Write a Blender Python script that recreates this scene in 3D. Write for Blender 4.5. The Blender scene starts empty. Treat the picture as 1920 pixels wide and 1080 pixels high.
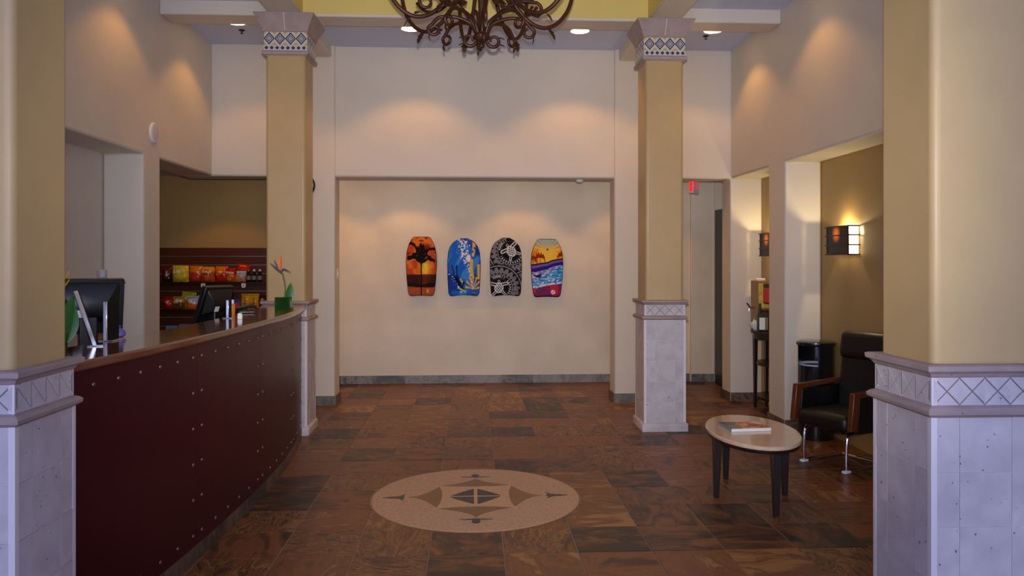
import bpy, bmesh, math, random
import numpy as np
from mathutils import Vector, Matrix
random.seed(7)
C = bpy.context.scene.collection
SC = bpy.context.scene
R = math.radians
PI = math.pi

# ------------------------------------------------------------------ camera
cam_data = bpy.data.cameras.new('camera')
cam = bpy.data.objects.new('camera', cam_data)
C.objects.link(cam)
cam.location = (0, 0, 1.6)
cam.rotation_euler = (R(90), 0, -math.atan(75 / 1470))
cam_data.sensor_width = 36
cam_data.lens = 36 * 1470 / 1920
cam_data.shift_y = -50 / 1920
cam_data.clip_start = 0.05
SC.camera = cam

SKY_W = 2.6
SCONCE_W = 9
# ------------------------------------------------------------------ world: daylight that enters at the open entrance behind the camera
world = bpy.data.worlds.new('world')
SC.world = world
world.use_nodes = True
world.node_tree.nodes['Background'].inputs[0].default_value = (0.48, 0.57, 1.0, 1)
world.node_tree.nodes['Background'].inputs[1].default_value = SKY_W

# camera flash, a little above the lens
FLASH_W = 820
FLASH_C = (1.0, 0.95, 0.91)
fl = bpy.data.lights.new('camera_flash', 'SPOT')
fl.energy = FLASH_W
fl.color = FLASH_C
fl.spot_size = R(72)
fl.spot_blend = 1.0
fl.shadow_soft_size = 0.02
flo = bpy.data.objects.new('camera_flash', fl)
C.objects.link(flo)
flo.location = (0, 0.0, 1.71)
flo.rotation_euler = (R(90 + 4), 0, -math.atan(75 / 1470))

SC.view_settings.view_transform = 'Standard'
SC.view_settings.look = 'None'
SC.view_settings.gamma = 1
SC.view_settings.use_curve_mapping = False
SC.view_settings.exposure = -0.06

DOWN_W = 18      # power of one recessed ceiling lamp
WARM = (1.0, 0.45, 0.10)

# ------------------------------------------------------------------ helpers
def lin(c):
    return tuple((v / 255 / 12.92) if v / 255 <= 0.04045 else ((v / 255 + 0.055) / 1.055) ** 2.4 for v in c)

MATS = {}
def mat(name, rgb, rough=0.6, metal=0.0, var=0.0, scale=8.0, bump=0.0, bscale=60.0, spec=0.5, emit=None, estr=0.0, trans=0.0, coat=0.0, stretch=(1, 1, 1)):
    """rgb: sRGB 0-255 of the paint itself; var: strength of a soft mottling"""
    if name in MATS:
        return MATS[name]
    m = bpy.data.materials.new(name)
    m.use_nodes = True
    nt = m.node_tree
    b = nt.nodes['Principled BSDF']
    col = lin(rgb)
    b.inputs['Base Color'].default_value = (*col, 1)
    b.inputs['Roughness'].default_value = rough
    b.inputs['Metallic'].default_value = metal
    b.inputs['Specular IOR Level'].default_value = spec
    b.inputs['Transmission Weight'].default_value = trans
    b.inputs['Coat Weight'].default_value = coat
    b.inputs['Coat Roughness'].default_value = 0.08
    if emit:
        b.inputs['Emission Color'].default_value = (*lin(emit), 1)
        b.inputs['Emission Strength'].default_value = estr
    if var or bump:
        tc = nt.nodes.new('ShaderNodeTexCoord')
        mp = nt.nodes.new('ShaderNodeMapping')
        mp.inputs['Scale'].default_value = stretch
        nt.links.new(tc.outputs['Object'], mp.inputs['Vector'])
    if var:
        n = nt.nodes.new('ShaderNodeTexNoise')
        n.inputs['Scale'].default_value = scale
        n.inputs['Detail'].default_value = 5
        nt.links.new(mp.outputs[0], n.inputs['Vector'])
        r = nt.nodes.new('ShaderNodeValToRGB')
        r.color_ramp.elements[0].position = 0.3
        r.color_ramp.elements[1].position = 0.72
        r.color_ramp.elements[0].color = (*[c * (1 - var) for c in col], 1)
        r.color_ramp.elements[1].color = (*[min(1, c * (1 + var * 0.7)) for c in col], 1)
        nt.links.new(n.outputs['Fac'], r.inputs['Fac'])
        nt.links.new(r.outputs['Color'], b.inputs['Base Color'])
    if bump:
        n2 = nt.nodes.new('ShaderNodeTexNoise')
        n2.inputs['Scale'].default_value = bscale
        n2.inputs['Detail'].default_value = 4
        nt.links.new(mp.outputs[0], n2.inputs['Vector'])
        bp = nt.nodes.new('ShaderNodeBump')
        bp.inputs['Strength'].default_value = bump
        bp.inputs['Distance'].default_value = 0.01
        nt.links.new(n2.outputs['Fac'], bp.inputs['Height'])
        nt.links.new(bp.outputs[0], b.inputs['Normal'])
    MATS[name] = m
    return m

def paint_mat(name, rough=0.4, spec=0.5):
    """colour print stored per vertex in the attribute 'Col'"""
    if name in MATS:
        return MATS[name]
    m = bpy.data.materials.new(name)
    m.use_nodes = True
    a = m.node_tree.nodes.new('ShaderNodeAttribute')
    a.attribute_name = 'Col'
    m.node_tree.links.new(a.outputs['Color'], m.node_tree.nodes['Principled BSDF'].inputs['Base Color'])
    m.node_tree.nodes['Principled BSDF'].inputs['Roughness'].default_value = rough
    m.node_tree.nodes['Principled BSDF'].inputs['Specular IOR Level'].default_value = spec
    MATS[name] = m
    return m

def slate_mat(name, tones, scale=2.2, rough=0.38, light=1.0):
    if name in MATS:
        return MATS[name]
    m = bpy.data.materials.new(name)
    m.use_nodes = True
    nt = m.node_tree
    L = nt.links.new
    b = nt.nodes['Principled BSDF']
    tc = nt.nodes.new('ShaderNodeTexCoord')
    oi = nt.nodes.new('ShaderNodeObjectInfo')
    mul = nt.nodes.new('ShaderNodeVectorMath'); mul.operation = 'MULTIPLY'
    comb = nt.nodes.new('ShaderNodeCombineXYZ')
    L(oi.outputs['Random'], comb.inputs[0]); L(oi.outputs['Random'], comb.inputs[1]); L(oi.outputs['Random'], comb.inputs[2])
    mul.inputs[1].default_value = (37, 91, 53)
    L(comb.outputs[0], mul.inputs[0])
    add = nt.nodes.new('ShaderNodeVectorMath'); add.operation = 'ADD'
    L(tc.outputs['Object'], add.inputs[0]); L(mul.outputs[0], add.inputs[1])
    mp = nt.nodes.new('ShaderNodeMapping')
    mp.inputs['Scale'].default_value = (1.0, 2.3, 1.0)
    rot = nt.nodes.new('ShaderNodeMath'); rot.operation = 'MULTIPLY'
    rot.inputs[1].default_value = 11.0
    L(oi.outputs['Random'], rot.inputs[0])
    cr = nt.nodes.new('ShaderNodeCombineXYZ'); L(rot.outputs[0], cr.inputs[2])
    L(cr.outputs[0], mp.inputs['Rotation'])
    L(add.outputs[0], mp.inputs['Vector'])
    n1 = nt.nodes.new('ShaderNodeTexNoise')
    n1.inputs['Scale'].default_value = scale
    n1.inputs['Detail'].default_value = 8
    n1.inputs['Roughness'].default_value = 0.62
    n1.inputs['Distortion'].default_value = 1.6
    L(mp.outputs[0], n1.inputs['Vector'])
    # shift the whole tone of a tile by its own random number
    s1 = nt.nodes.new('ShaderNodeMath'); s1.operation = 'MULTIPLY_ADD'
    s1.inputs[1].default_value = 0.40; s1.inputs[2].default_value = -0.20
    wn = nt.nodes.new('ShaderNodeTexWhiteNoise'); wn.noise_dimensions = '1D'
    L(oi.outputs['Random'], wn.inputs['W'])
    L(wn.outputs['Value'], s1.inputs[0])
    s2 = nt.nodes.new('ShaderNodeMath'); s2.operation = 'ADD'
    L(n1.outputs['Fac'], s2.inputs[0]); L(s1.outputs[0], s2.inputs[1])
    r = nt.nodes.new('ShaderNodeValToRGB')
    els = r.color_ramp.elements
    els[0].position = 0.28; els[1].position = 0.74
    els[0].color = (*[v * light for v in lin(tones[0])], 1); els[1].color = (*[v * light for v in lin(tones[-1])], 1)
    for i, t in enumerate(tones[1:-1]):
        e = els.new(0.28 + 0.46 * (i + 1) / (len(tones) - 1)); e.color = (*[v * light for v in lin(t)], 1)
    L(s2.outputs[0], r.inputs['Fac'])
    # bold swirled figure that only some of the tiles carry
    n3 = nt.nodes.new('ShaderNodeTexNoise'); n3.inputs['Scale'].default_value = scale * 0.75; n3.inputs['Detail'].default_value = 4; n3.inputs['Distortion'].default_value = 3.2
    L(mp.outputs[0], n3.inputs['Vector'])
    r3 = nt.nodes.new('ShaderNodeValToRGB'); e3 = r3.color_ramp.elements
    e3[0].position = 0.36; e3[0].color = (*lin(tones[0]), 1); e3[1].position = 0.66; e3[1].color = (*lin(tones[0]), 1)
    for p_, c_ in ((0.43, tones[2]), (0.47, tones[0]), (0.52, tones[-1]), (0.57, tones[1]), (0.61, tones[2])):
        q_ = e3.new(p_); q_.color = (*lin(c_), 1)
    L(n3.outputs['Fac'], r3.inputs['Fac'])
    wn2 = nt.nodes.new('ShaderNodeTexWhiteNoise'); wn2.noise_dimensions = '1D'
    w_ = nt.nodes.new('ShaderNodeMath'); w_.operation = 'MULTIPLY'; w_.inputs[1].default_value = 17.3
    L(oi.outputs['Random'], w_.inputs[0]); L(w_.outputs[0], wn2.inputs['W'])
    k_ = nt.nodes.new('ShaderNodeMapRange'); k_.inputs['From Min'].default_value = 0.62; k_.inputs['From Max'].default_value = 0.95; k_.inputs['To Max'].default_value = 0.85
    L(wn2.outputs['Value'], k_.inputs['Value'])
    mx = nt.nodes.new('ShaderNodeMix'); mx.data_type = 'RGBA'
    L(k_.outputs[0], mx.inputs['Factor']); L(r.outputs['Color'], mx.inputs['A']); L(r3.outputs['Color'], mx.inputs['B'])
    L(mx.outputs['Result'], b.inputs['Base Color'])
    b.inputs['Roughness'].default_value = rough
    bp = nt.nodes.new('ShaderNodeBump'); bp.inputs['Strength'].default_value = 0.25; bp.inputs['Distance'].default_value = 0.006
    L(n1.outputs['Fac'], bp.inputs['Height']); L(bp.outputs[0], b.inputs['Normal'])
    MATS[name] = m
    return m

def cantera_mat(name, rgb):
    """lilac volcanic stone with dark and rusty pits; every tile its own shade"""
    if name in MATS:
        return MATS[name]
    m = bpy.data.materials.new(name)
    m.use_nodes = True
    nt = m.node_tree; L = nt.links.new
    b = nt.nodes['Principled BSDF']
    tc = nt.nodes.new('ShaderNodeTexCoord'); oi = nt.nodes.new('ShaderNodeObjectInfo')
    mul = nt.nodes.new('ShaderNodeVectorMath'); mul.operation = 'MULTIPLY_ADD'
    comb = nt.nodes.new('ShaderNodeCombineXYZ')
    for i in range(3): L(oi.outputs['Random'], comb.inputs[i])
    mul.inputs[1].default_value = (31, 57, 83)
    L(comb.outputs[0], mul.inputs[0]); L(tc.outputs['Object'], mul.inputs[2])
    n = nt.nodes.new('ShaderNodeTexNoise'); n.inputs['Scale'].default_value = 9; n.inputs['Detail'].default_value = 6
    L(mul.outputs[0], n.inputs['Vector'])
    r = nt.nodes.new('ShaderNodeValToRGB'); c = lin(rgb)
    r.color_ramp.elements[0].position = 0.3; r.color_ramp.elements[1].position = 0.75
    r.color_ramp.elements[0].color = (*[v * 0.84 for v in c], 1); r.color_ramp.elements[1].color = (*[min(1, v * 1.1) for v in c], 1)
    L(n.outputs['Fac'], r.inputs['Fac'])
    def pits(scale, thr, colour, src):
        v = nt.nodes.new('ShaderNodeTexNoise'); v.inputs['Scale'].default_value = scale; v.inputs['Detail'].default_value = 1.5
        L(mul.outputs[0], v.inputs['Vector'])
        rr = nt.nodes.new('ShaderNodeValToRGB'); rr.color_ramp.elements[0].position = thr; rr.color_ramp.elements[1].position = thr + 0.03
        L(v.outputs['Fac'], rr.inputs['Fac'])
        mx = nt.nodes.new('ShaderNodeMix'); mx.data_type = 'RGBA'
        L(rr.outputs['Color'], mx.inputs['Factor']); L(src, mx.inputs['A']); mx.inputs['B'].default_value = (*lin(colour), 1)
        return mx.outputs['Result']
    o = pits(60, 0.72, (96, 86, 92), r.outputs['Color'])
    o = pits(24, 0.745, (160, 124, 108), o)
    L(o, b.inputs['Base Color'])
    b.inputs['Roughness'].default_value = 0.55
    bp = nt.nodes.new('ShaderNodeBump'); bp.inputs['Strength'].default_value = 0.15; bp.inputs['Distance'].default_value = 0.004
    L(n.outputs['Fac'], bp.inputs['Height']); L(bp.outputs[0], b.inputs['Normal'])
    MATS[name] = m
    return m

class MB:
    """collects shapes and links them as one mesh object"""
    def __init__(self):
        self.v = []; self.f = []
    def add(self, vs, fs):
        o = len(self.v)
        self.v += [tuple(p) for p in vs]
        self.f += [tuple(i + o for i in f) for f in fs]
        return self
    def box(self, x0, x1, y0, y1, z0, z1):
        vs = [(x0, y0, z0), (x1, y0, z0), (x1, y1, z0), (x0, y1, z0), (x0, y0, z1), (x1, y0, z1), (x1, y1, z1), (x0, y1, z1)]
        return self.add(vs, [(3, 2, 1, 0), (4, 5, 6, 7), (0, 1, 5, 4), (1, 2, 6, 5), (2, 3, 7, 6), (3, 0, 4, 7)])
    def tube(self, pts, rad, n=8, caps=True):
        """rad: number or list"""
        pts = [Vector(p) for p in pts]
        rs = rad if isinstance(rad, (list, tuple)) else [rad] * len(pts)
        rings = []; up = None
        for i, p in enumerate(pts):
            t = (pts[min(i + 1, len(pts) - 1)] - pts[max(i - 1, 0)]).normalized()
            if up is None:
                up = Vector((0, 0, 1)) if abs(t.z) < 0.9 else Vector((1, 0, 0))
            a = t.cross(up).normalized(); bb = a.cross(t).normalized(); up = bb
            rings.append([p + (a * math.cos(2 * PI * k / n) + bb * math.sin(2 * PI * k / n)) * rs[i] for k in range(n)])
        vs = [q for rr in rings for q in rr]; fs = []
        for i in range(len(pts) - 1):
            for k in range(n):
                fs.append((i * n + k, i * n + (k + 1) % n, (i + 1) * n + (k + 1) % n, (i + 1) * n + k))
        if caps:
            fs.append(tuple(range(n))); fs.append(tuple((len(pts) - 1) * n + k for k in reversed(range(n))))
        return self.add(vs, fs)
    def lathe(self, prof, n=24, cx=0, cy=0, sx=1, sy=1, caps=True):
        vs = []; fs = []
        for (r, z) in prof:
            for k in range(n):
                a = 2 * PI * k / n
                vs.append((cx + r * sx * math.cos(a), cy + r * sy * math.sin(a), z))
        for i in range(len(prof) - 1):
            for k in range(n):
                fs.append((i * n + k, i * n + (k + 1) % n, (i + 1) * n + (k + 1) % n, (i + 1) * n + k))
        if caps:
            fs.append(tuple(reversed(range(n)))); fs.append(tuple((len(prof) - 1) * n + k for k in range(n)))
        return self.add(vs, fs)
    def square(self, prof, cx=0, cy=0, caps=True):
        """square section swept over (half width, z)"""
        vs = []; fs = []
        for (h, z) in prof:
            vs += [(cx - h, cy - h, z), (cx + h, cy - h, z), (cx + h, cy + h, z), (cx - h, cy + h, z)]
        for i in range(len(prof) - 1):
            for k in range(4):
                fs.append((i * 4 + k, i * 4 + (k + 1) % 4, (i + 1) * 4 + (k + 1) % 4, (i + 1) * 4 + k))
        if caps:
            fs.append((3, 2, 1, 0)); e = (len(prof) - 1) * 4; fs.append((e, e + 1, e + 2, e + 3))
        return self.add(vs, fs)
    def prism(self, poly, axis, a0, a1):
        """2D polygon extruded along axis; axis 0: (y,z), 1: (x,z), 2: (x,y)"""
        def P(u, v, a):
            return (a, u, v) if axis == 0 else (u, a, v) if axis == 1 else (u, v, a)
        n = len(poly)
        vs = [P(u, v, a0) for u, v in poly] + [P(u, v, a1) for u, v in poly]
        fs = [tuple(range(n)), tuple(reversed(range(n, 2 * n)))]
        for k in range(n):
            fs.append((k, n + k, n + (k + 1) % n, (k + 1) % n))
        return self.add(vs, fs)
    def mesh(self, name):
        me = bpy.data.meshes.new(name)
        me.from_pydata(self.v, [], self.f)
        bm = bmesh.new(); bm.from_mesh(me)
        bmesh.ops.recalc_face_normals(bm, faces=bm.faces)
        bm.to_mesh(me); bm.free()
        return me
    def build(self, name, m, parent=None, loc=(0, 0, 0), bevel=0, seg=2, smooth=False, rot=None, angle=35):
        o = bpy.data.objects.new(name, self.mesh(name))
        C.objects.link(o)
        o.data.materials.append(m)
        o.location = loc
        if rot: o.rotation_euler = rot
        if parent: o.parent = parent
        finish(o, bevel, seg, smooth, angle)
        return o

def finish(o, bevel, seg, smooth, angle=35):
    if bevel:
        md = o.modifiers.new('bevel', 'BEVEL'); md.width = bevel; md.segments = seg; md.limit_method = 'ANGLE'; md.angle_limit = R(40)
        md.harden_normals = False
    if smooth or bevel:
        me = o.data
        for p in me.polygons: p.use_smooth = True
        if not bevel or not smooth:
            pass
        try:
            me.set_sharp_from_angle(angle=R(angle) if not bevel else R(50))
        except Exception:
            pass

def share(name, me, parent, loc=(0, 0, 0), rot=(0, 0, 0), scale=None):
    o = bpy.data.objects.new(name, me)
    C.objects.link(o)
    o.parent = parent; o.location = loc; o.rotation_euler = rot
    if scale: o.scale = scale
    return o

def thing(name, label, cat, loc=(0, 0, 0), rz=0, group=None):
    o = bpy.data.objects.new(name, None)
    o.empty_display_size = 0.05
    C.objects.link(o)
    o.location = loc; o.rotation_euler = (0, 0, rz)
    return tag(o, label, cat, group)

def tag(o, label, cat, group=None):
    o['label'] = label; o['category'] = cat
    if group: o['group'] = group
    return o

def struct(o, label=None):
    o['kind'] = 'structure'
    if label: o['label'] = label
    return o

def text_part(txt, size, m, parent, loc, rot, name='lettering', shear=0.0, bold=0.0):
    cu = bpy.data.curves.new('lettering', 'FONT')
    cu.body = txt; cu.size = size; cu.align_x = 'CENTER'; cu.align_y = 'CENTER'; cu.extrude = 0.0006; cu.shear = shear; cu.offset = bold
    cu.resolution_u = 2
    t = bpy.data.objects.new('tmp', cu); C.objects.link(t)
    bpy.context.view_layer.update()
    me = bpy.data.meshes.new_from_object(t.evaluated_get(bpy.context.evaluated_depsgraph_get()))
    bpy.data.objects.remove(t); bpy.data.curves.remove(cu)
    me.materials.clear(); me.materials.append(m)
    o = bpy.data.objects.new(name, me); C.objects.link(o)
    o.parent = parent; o.location = loc; o.rotation_euler = rot
    return o

def catmull(pts, n=8):
    P = [Vector(p) for p in pts]; out = []
    for i in range(len(P) - 1):
        p0 = P[max(i - 1, 0)]; p1 = P[i]; p2 = P[i + 1]; p3 = P[min(i + 2, len(P) - 1)]
        for k in range(n):
            t = k / n
            out.append(0.5 * ((2 * p1) + (p2 - p0) * t + (2 * p0 - 5 * p1 + 4 * p2 - p3) * t * t + (3 * p1 - p0 - 3 * p2 + p3) * t ** 3))
    out.append(P[-1])
    return out

# ------------------------------------------------------------------ materials
M_wall = mat('cream_plaster', (218, 208, 191), 0.55, var=0.05, scale=1.5, bump=0.12, bscale=14)
M_wallw = mat('mottled_cream_plaster', (232, 218, 192), 0.6, var=0.09, scale=2.2, bump=0.1, bscale=14)
M_tan = mat('tan_plaster', (166, 136, 84), 0.55, var=0.05, scale=1.5, bump=0.1, bscale=14)
M_ceil = mat('grey_ceiling_paint', (206, 215, 240), 0.8, var=0.02, scale=2)
M_yellow = mat('yellow_coffer_paint', (226, 204, 118), 0.6, var=0.03, scale=2)
M_col = mat('ochre_column_plaster', (193, 163, 111), 0.42, var=0.07, scale=3, bump=0.12, bscale=9)
M_stone = cantera_mat('lilac_stone', (199, 189, 189))
M_stone_dk = cantera_mat('mauve_carved_stone', (168, 148, 142))
M_bead = mat('white_corner_bead', (224, 214, 214), 0.35)
M_groove = mat('pale_joint', (216, 208, 208), 0.8)
M_groove2 = mat('incised_groove', (150, 132, 126), 0.8)
M_grout = mat('floor_grout', (146, 126, 110), 0.8, var=0.1, scale=20)
M_slate = slate_mat('brown_slate', [(38, 29, 24), (88, 54, 32), (132, 79, 40), (104, 63, 37), (156, 110, 60)], scale=2.6, rough=0.42)
M_slategrey = slate_mat('grey_slate', [(84, 84, 80), (128, 126, 120), (150, 146, 138)], scale=5, rough=0.45)
M_black = mat('black_plastic', (18, 18, 20), 0.35)
M_leather = mat('black_leather', (17, 15, 14), 0.42, bump=0.15, bscale=150)
M_chrome = mat('chrome', (215, 215, 220), 0.12, metal=1.0)
M_wood_arm = mat('brown_lacquered_wood', (98, 48, 20), 0.3, var=0.25, scale=5, stretch=(14, 14, 2))
M_espresso = mat('espresso_wood', (34, 20, 16), 0.32, var=0.2, scale=6, stretch=(10, 10, 1))
M_cherry = mat('cherry_counter_wood', (104, 50, 28), 0.16, var=0.22, scale=4, stretch=(9, 1.5, 9), coat=0.6)
M_burg = mat('burgundy_panel', (64, 4, 18), 0.36, var=0.15, scale=1.2, spec=0.25)
M_stud = mat('bronze_stud', (150, 116, 92), 0.35, metal=0.7)
M_slat = mat('mahogany_slat', (84, 36, 20), 0.35, var=0.2, scale=5, stretch=(1, 10, 10))
M_alu = mat('aluminium_strip', (190, 190, 190), 0.3, metal=0.9)
M_iron = mat('rusty_wrought_iron', (74, 40, 24), 0.45, metal=0.35, var=0.4, scale=25)
M_white = mat('white_plastic', (232, 230, 226), 0.4)
M_lamp = mat('lit_lamp_lens', (255, 240, 220), 0.5, emit=(255, 214, 160), estr=9.0)
M_ring = mat('white_lamp_trim', (220, 214, 206), 0.5)

# ------------------------------------------------------------------ the setting
CX = 0.05                        # middle axis of the lobby
XL, XR = -2.86, 2.945            # side walls
YW, YB = 8.80, 10.33             # end wall, wall of the passage behind it
ZC, ZO = 3.995, 2.54             # ceiling, openings
TH = 0.355
YF = -1.0

# floor slab with slate tiles
floor = struct(MB().box(-5.2, 4.4, YF, 10.5, -0.12, -0.004).build('floor', M_grout), 'brown slate tile floor')
PITCH = 0.41
def tile_mesh(w, d, h, ch, m):
    b = MB()
    b.square([(0.5, -h), (0.5, -ch), (0.5 - ch / w, 0)], caps=True)
    vs = [(x * w, y * d, z) for x, y, z in b.v]
    bb = MB().add(vs, b.f); me = bb.mesh('slate_tile'); me.materials.append(m)
    return me
TILE = tile_mesh(PITCH - 0.006, PITCH - 0.006, 0.012, 0.002, M_slate)
rest = MB()
def seen(x, y):
    u = (x - y * 0.051) / max(y, 0.1)
    return y > 3.55 and -0.70 < u < 0.72 and (x > -1.65 or y > 8.0) and x < 3.35 and y < 10.35
for i in range(-13, 11):
    for j in range(-12, 16):
        x = -0.235 + (i + 0.5) * PITCH; y = 4.287 + (j + 0.5) * PITCH
        if y > 10.45 or y < YF or x < -5 or x > 4.2:
            continue
        if math.hypot(x - 0.025, y - 5.33) < 0.36:
            continue
        if seen(x, y):
            t = share('slate_tile', TILE, floor, (x, y, random.uniform(-0.0008, 0.0008)), (0, 0, random.choice((0, 1, 2, 3)) * PI / 2))
        else:
            h = PITCH / 2 - 0.003
            rest.box(x - h, x + h, y - h, y + h, -0.012, 0)
ro = rest.build('slate_tile_field', M_slate, floor); ro['kind'] = 'stuff'

# medallion inlaid in the floor
M_terr = mat('beige_terrazzo', (190, 150, 118), 0.4, var=0.22, scale=60)
M_terr2 = mat('brown_terrazzo', (134, 96, 62), 0.4, var=0.2, scale=60)
M_terr3 = mat('pale_terrazzo', (200, 158, 118), 0.4, var=0.15, scale=60)
M_dark = mat('dark_slate_inlay', (44, 42, 42), 0.35, var=0.2, scale=30)
med = thing('floor_medallion', 'round beige terrazzo medallion with compass pattern set in the slate floor', 'medallion', (0.025, 5.33, 0))
MR = 0.70
MB().lathe([(MR, -0.003), (MR, 0.002), (MR - 0.003, 0.004)], 72).build('disc', M_terr, med)
MB().lathe([(MR + 0.012, -0.003), (MR + 0.012, 0.002), (MR - 0.002, 0.002), (MR - 0.002, -0.003)], 72, caps=False).build('border_strip', M_terr2, med)
def flat(poly, z0, z1):
    return MB().prism(poly, 2, z0, z1)
# pale concave-sided field in the middle
flat([(-0.27, -0.25), (0.27, -0.25), (0.27, 0.25), (-0.27, 0.25)], 0.0035, 0.005).build('center_field', M_terr3, med)
for k in range(4):
    a = k * PI / 2
    # brown flared triangle with concave flanks
    pts = []
    for t in np.linspace(0, 1, 9):
        pts.append((0.235 * (1 - t) ** 2.0 + 0.0, 0.255 + 0.20 * t))
    poly = [(x, y) for x, y in pts] + [(-x, y) for x, y in reversed(pts[:-1])]
    poly += [(-0.12, 0.232), (0, 0.226), (0.12, 0.232)]
    flat(poly, 0.0038, 0.0062).build('curved_triangle', M_terr2, med, rot=(0, 0, a))
    # dark spade: a bud with two leaves, pointing away
    bud = [(0.028 * math.cos(q), 0.515 + 0.036 * math.sin(q)) for q in np.linspace(0, 2 * PI, 14)[:-1]]
    s = flat(bud, 0.0038, 0.0062)
    if k % 2 == 0:
        s.prism([(-0.11, 0.478), (-0.05, 0.486), (0, 0.478), (0.05, 0.486), (0.11, 0.478), (0.05, 0.470), (0, 0.462), (-0.05, 0.470)], 2, 0.0038, 0.0060)
    else:
        s.prism([(-0.075, 0.478), (-0.03, 0.515), (0.03, 0.515), (0.075, 0.478), (0.03, 0.492), (-0.03, 0.492)], 2, 0.0038, 0.0060)
        s.prism([(-0.015, 0.5), (0.015, 0.5), (0.020, 0.56), (0, 0.63), (-0.020, 0.56)], 2, 0.0038, 0.0058)
    s.build('spade_inlay', M_dark, med, rot=(0, 0, a))
    # quarter of the dark star
    g = 0.012
    q = [(g, g), (0.172, g), (0.135, 0.055), (0.092, 0.098), (0.05, 0.137), (g, 0.168)]
    flat(q, 0.0045, 0.0065).build('star_quarter', M_dark, med, rot=(0, 0, a))

def wall_profile(name, poly, axis, a0, a1, m, label, bevel=0.022):
    return struct(MB().prism(poly, axis, a0, a1).build(name, m, bevel=bevel, seg=3), label)

# left wall: one niche opening, then an opening that runs to the corner
AL0, AL1, BL0 = 4.9, 7.0, 7.36
wall_profile('wall_left', [(YF, 0), (AL0, 0), (AL0, ZO), (AL1, ZO), (AL1, 0), (BL0, 0), (BL0, ZO), (YW + 0.001, ZO), (YW + 0.001, ZC + 0.05), (YF, ZC + 0.05)], 0, XL - TH, XL, M_wall, 'cream plaster side wall with rounded openings')
struct(MB().box(XL - TH - 0.1, XL - TH, AL0 - 0.1, BL0 - 0.02, 0, 2.8).build('wall_left_niche', M_wall), 'back of the left niche')
# right wall: two niches with tan back
DR0, DR1, CR0 = 4.9, 7.25, 7.66
wall_profile('wall_right', [(YF, 0), (DR0, 0), (DR0, ZO), (DR1, ZO), (DR1, 0), (CR0, 0), (CR0, ZO), (YW + 0.001, ZO), (YW + 0.001, ZC + 0.05), (YF, ZC + 0.05)], 0, XR, XR + TH, M_wall, 'cream plaster side wall with two niches')
struct(MB().box(XR + TH, XR + TH + 0.1, DR0 - 0.1, YW + 0.02, 0, 2.8).build('wall_right_niche', M_tan), 'tan painted back of the right niches')
# end wall: piers and side headers, and the wide header in the middle set back a little
TW = 0.32
PL0, PL1 = -2.06, -1.522
PR0, PR1 = 1.612, 2.35
wall_profile('wall_back_left', [(PL0, 0), (PL1, 0), (PL1, ZC + 0.04), (XL - TH, ZC + 0.04), (XL - TH, ZO), (PL0, ZO)], 1, YW, YW + TW, M_wall, 'end wall pier and header left of the wide opening')
wall_profile('wall_back_right', [(PR0, 0), (PR1, 0), (PR1, ZO), (XR, ZO), (XR, 0), (XR + TH + 0.02, 0), (XR + TH + 0.02, ZC + 0.04), (PR0, ZC + 0.04)], 1, YW, YW + TW, M_wall, 'end wall pier and doorway right of the wide opening')
wall_profile('wall_back_header', [(PL1 - 0.03, ZO), (PR0 + 0.03, ZO), (PR0 + 0.03, ZC + 0.03), (PL1 - 0.03, ZC + 0.03)], 1, YW + 0.035, YW + TW - 0.01, M_wall, 'cream header above the wide opening')
# passage behind the end wall
struct(MB().box(-2.2, 4.3, YB, YB + 0.12, 0, 2.95).build('wall_passage', M_wallw), 'mottled cream wall of the passage')
struct(MB().box(-5.1, -2.2, YB, YB + 0.12, 0, 2.95).build('wall_store', M_tan), 'tan wall behind the snack shelves')
struct(MB().box(-2.26, -2.14, YW + TW, YB, 0, 2.95).build('wall_partition', M_wall))
struct(MB().box(3.45, 3.57, YW + TW, YB, 0, 2.95).build('wall_passage_end', M_wall))
struct(MB().box(-5.1, -5.0, 7.2, YB, 0, 2.95).build('wall_store_side', M_wall))
struct(MB().box(-5.0, XL - TH - 0.1, 7.2, 7.34, 0, 2.95).build('wall_store_front', M_wall))
struct(MB().box(2.905, 3.225, YB - 0.05, YB, 0, 2.75).build('trim_pilaster', M_wallw, bevel=0.01))
struct(MB().box(-2.2, 3.6, YW + TW, YB + 0.1, 2.75, 2.87).build('ceiling_passage', M_ceil))
struct(MB().box(-5.1, -2.2, YW + TW, YB + 0.1, 2.70, 2.82).build('ceiling_store', M_ceil))
struct(MB().box(-5.1, XL - TH, 7.3, YW + TW, 2.70, 2.82).build('ceiling_store_side', M_ceil))

# ceiling ring and the raised coffer between the four columns
COLX, COLN, COLF = 1.76, 2.875, 7.48
BW = 0.15                       # half width of a beam
x0, x1 = CX - COLX + BW, CX + COLX - BW
y0, y1 = COLN + BW, COLF - BW
cb = MB()
cb.box(XL - TH, x0 - 0.08, YF, YW + 0.3, ZC, ZC + 0.1)
cb.box(x1 + 0.08, XR + TH, YF, YW + 0.3, ZC, ZC + 0.1)
cb.box(x0 - 0.08, x1 + 0.08, y1 + 0.08, YW + 0.3, ZC, ZC + 0.1)
cb.box(x0 - 0.08, x1 + 0.08, YF, y0 - 0.08, ZC, ZC + 0.1)
struct(cb.build('ceiling', M_ceil), 'grey flat ceiling around the coffer')
cof = MB()
ZK = 4.75
cof.box(x0 - 0.08, x0, y0 - 0.08, y1 + 0.08, 3.888, ZK)
cof.box(x1, x1 + 0.08, y0 - 0.08, y1 + 0.08, 3.888, ZK)
cof.box(x0, x1, y1, y1 + 0.08, 3.888, ZK)
cof.box(x0, x1, y0 - 0.08, y0, 3.888, ZK)
cof.box(x0 - 0.08, x1 + 0.08, y0 - 0.08, y1 + 0.08, ZK, ZK + 0.1)
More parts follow.
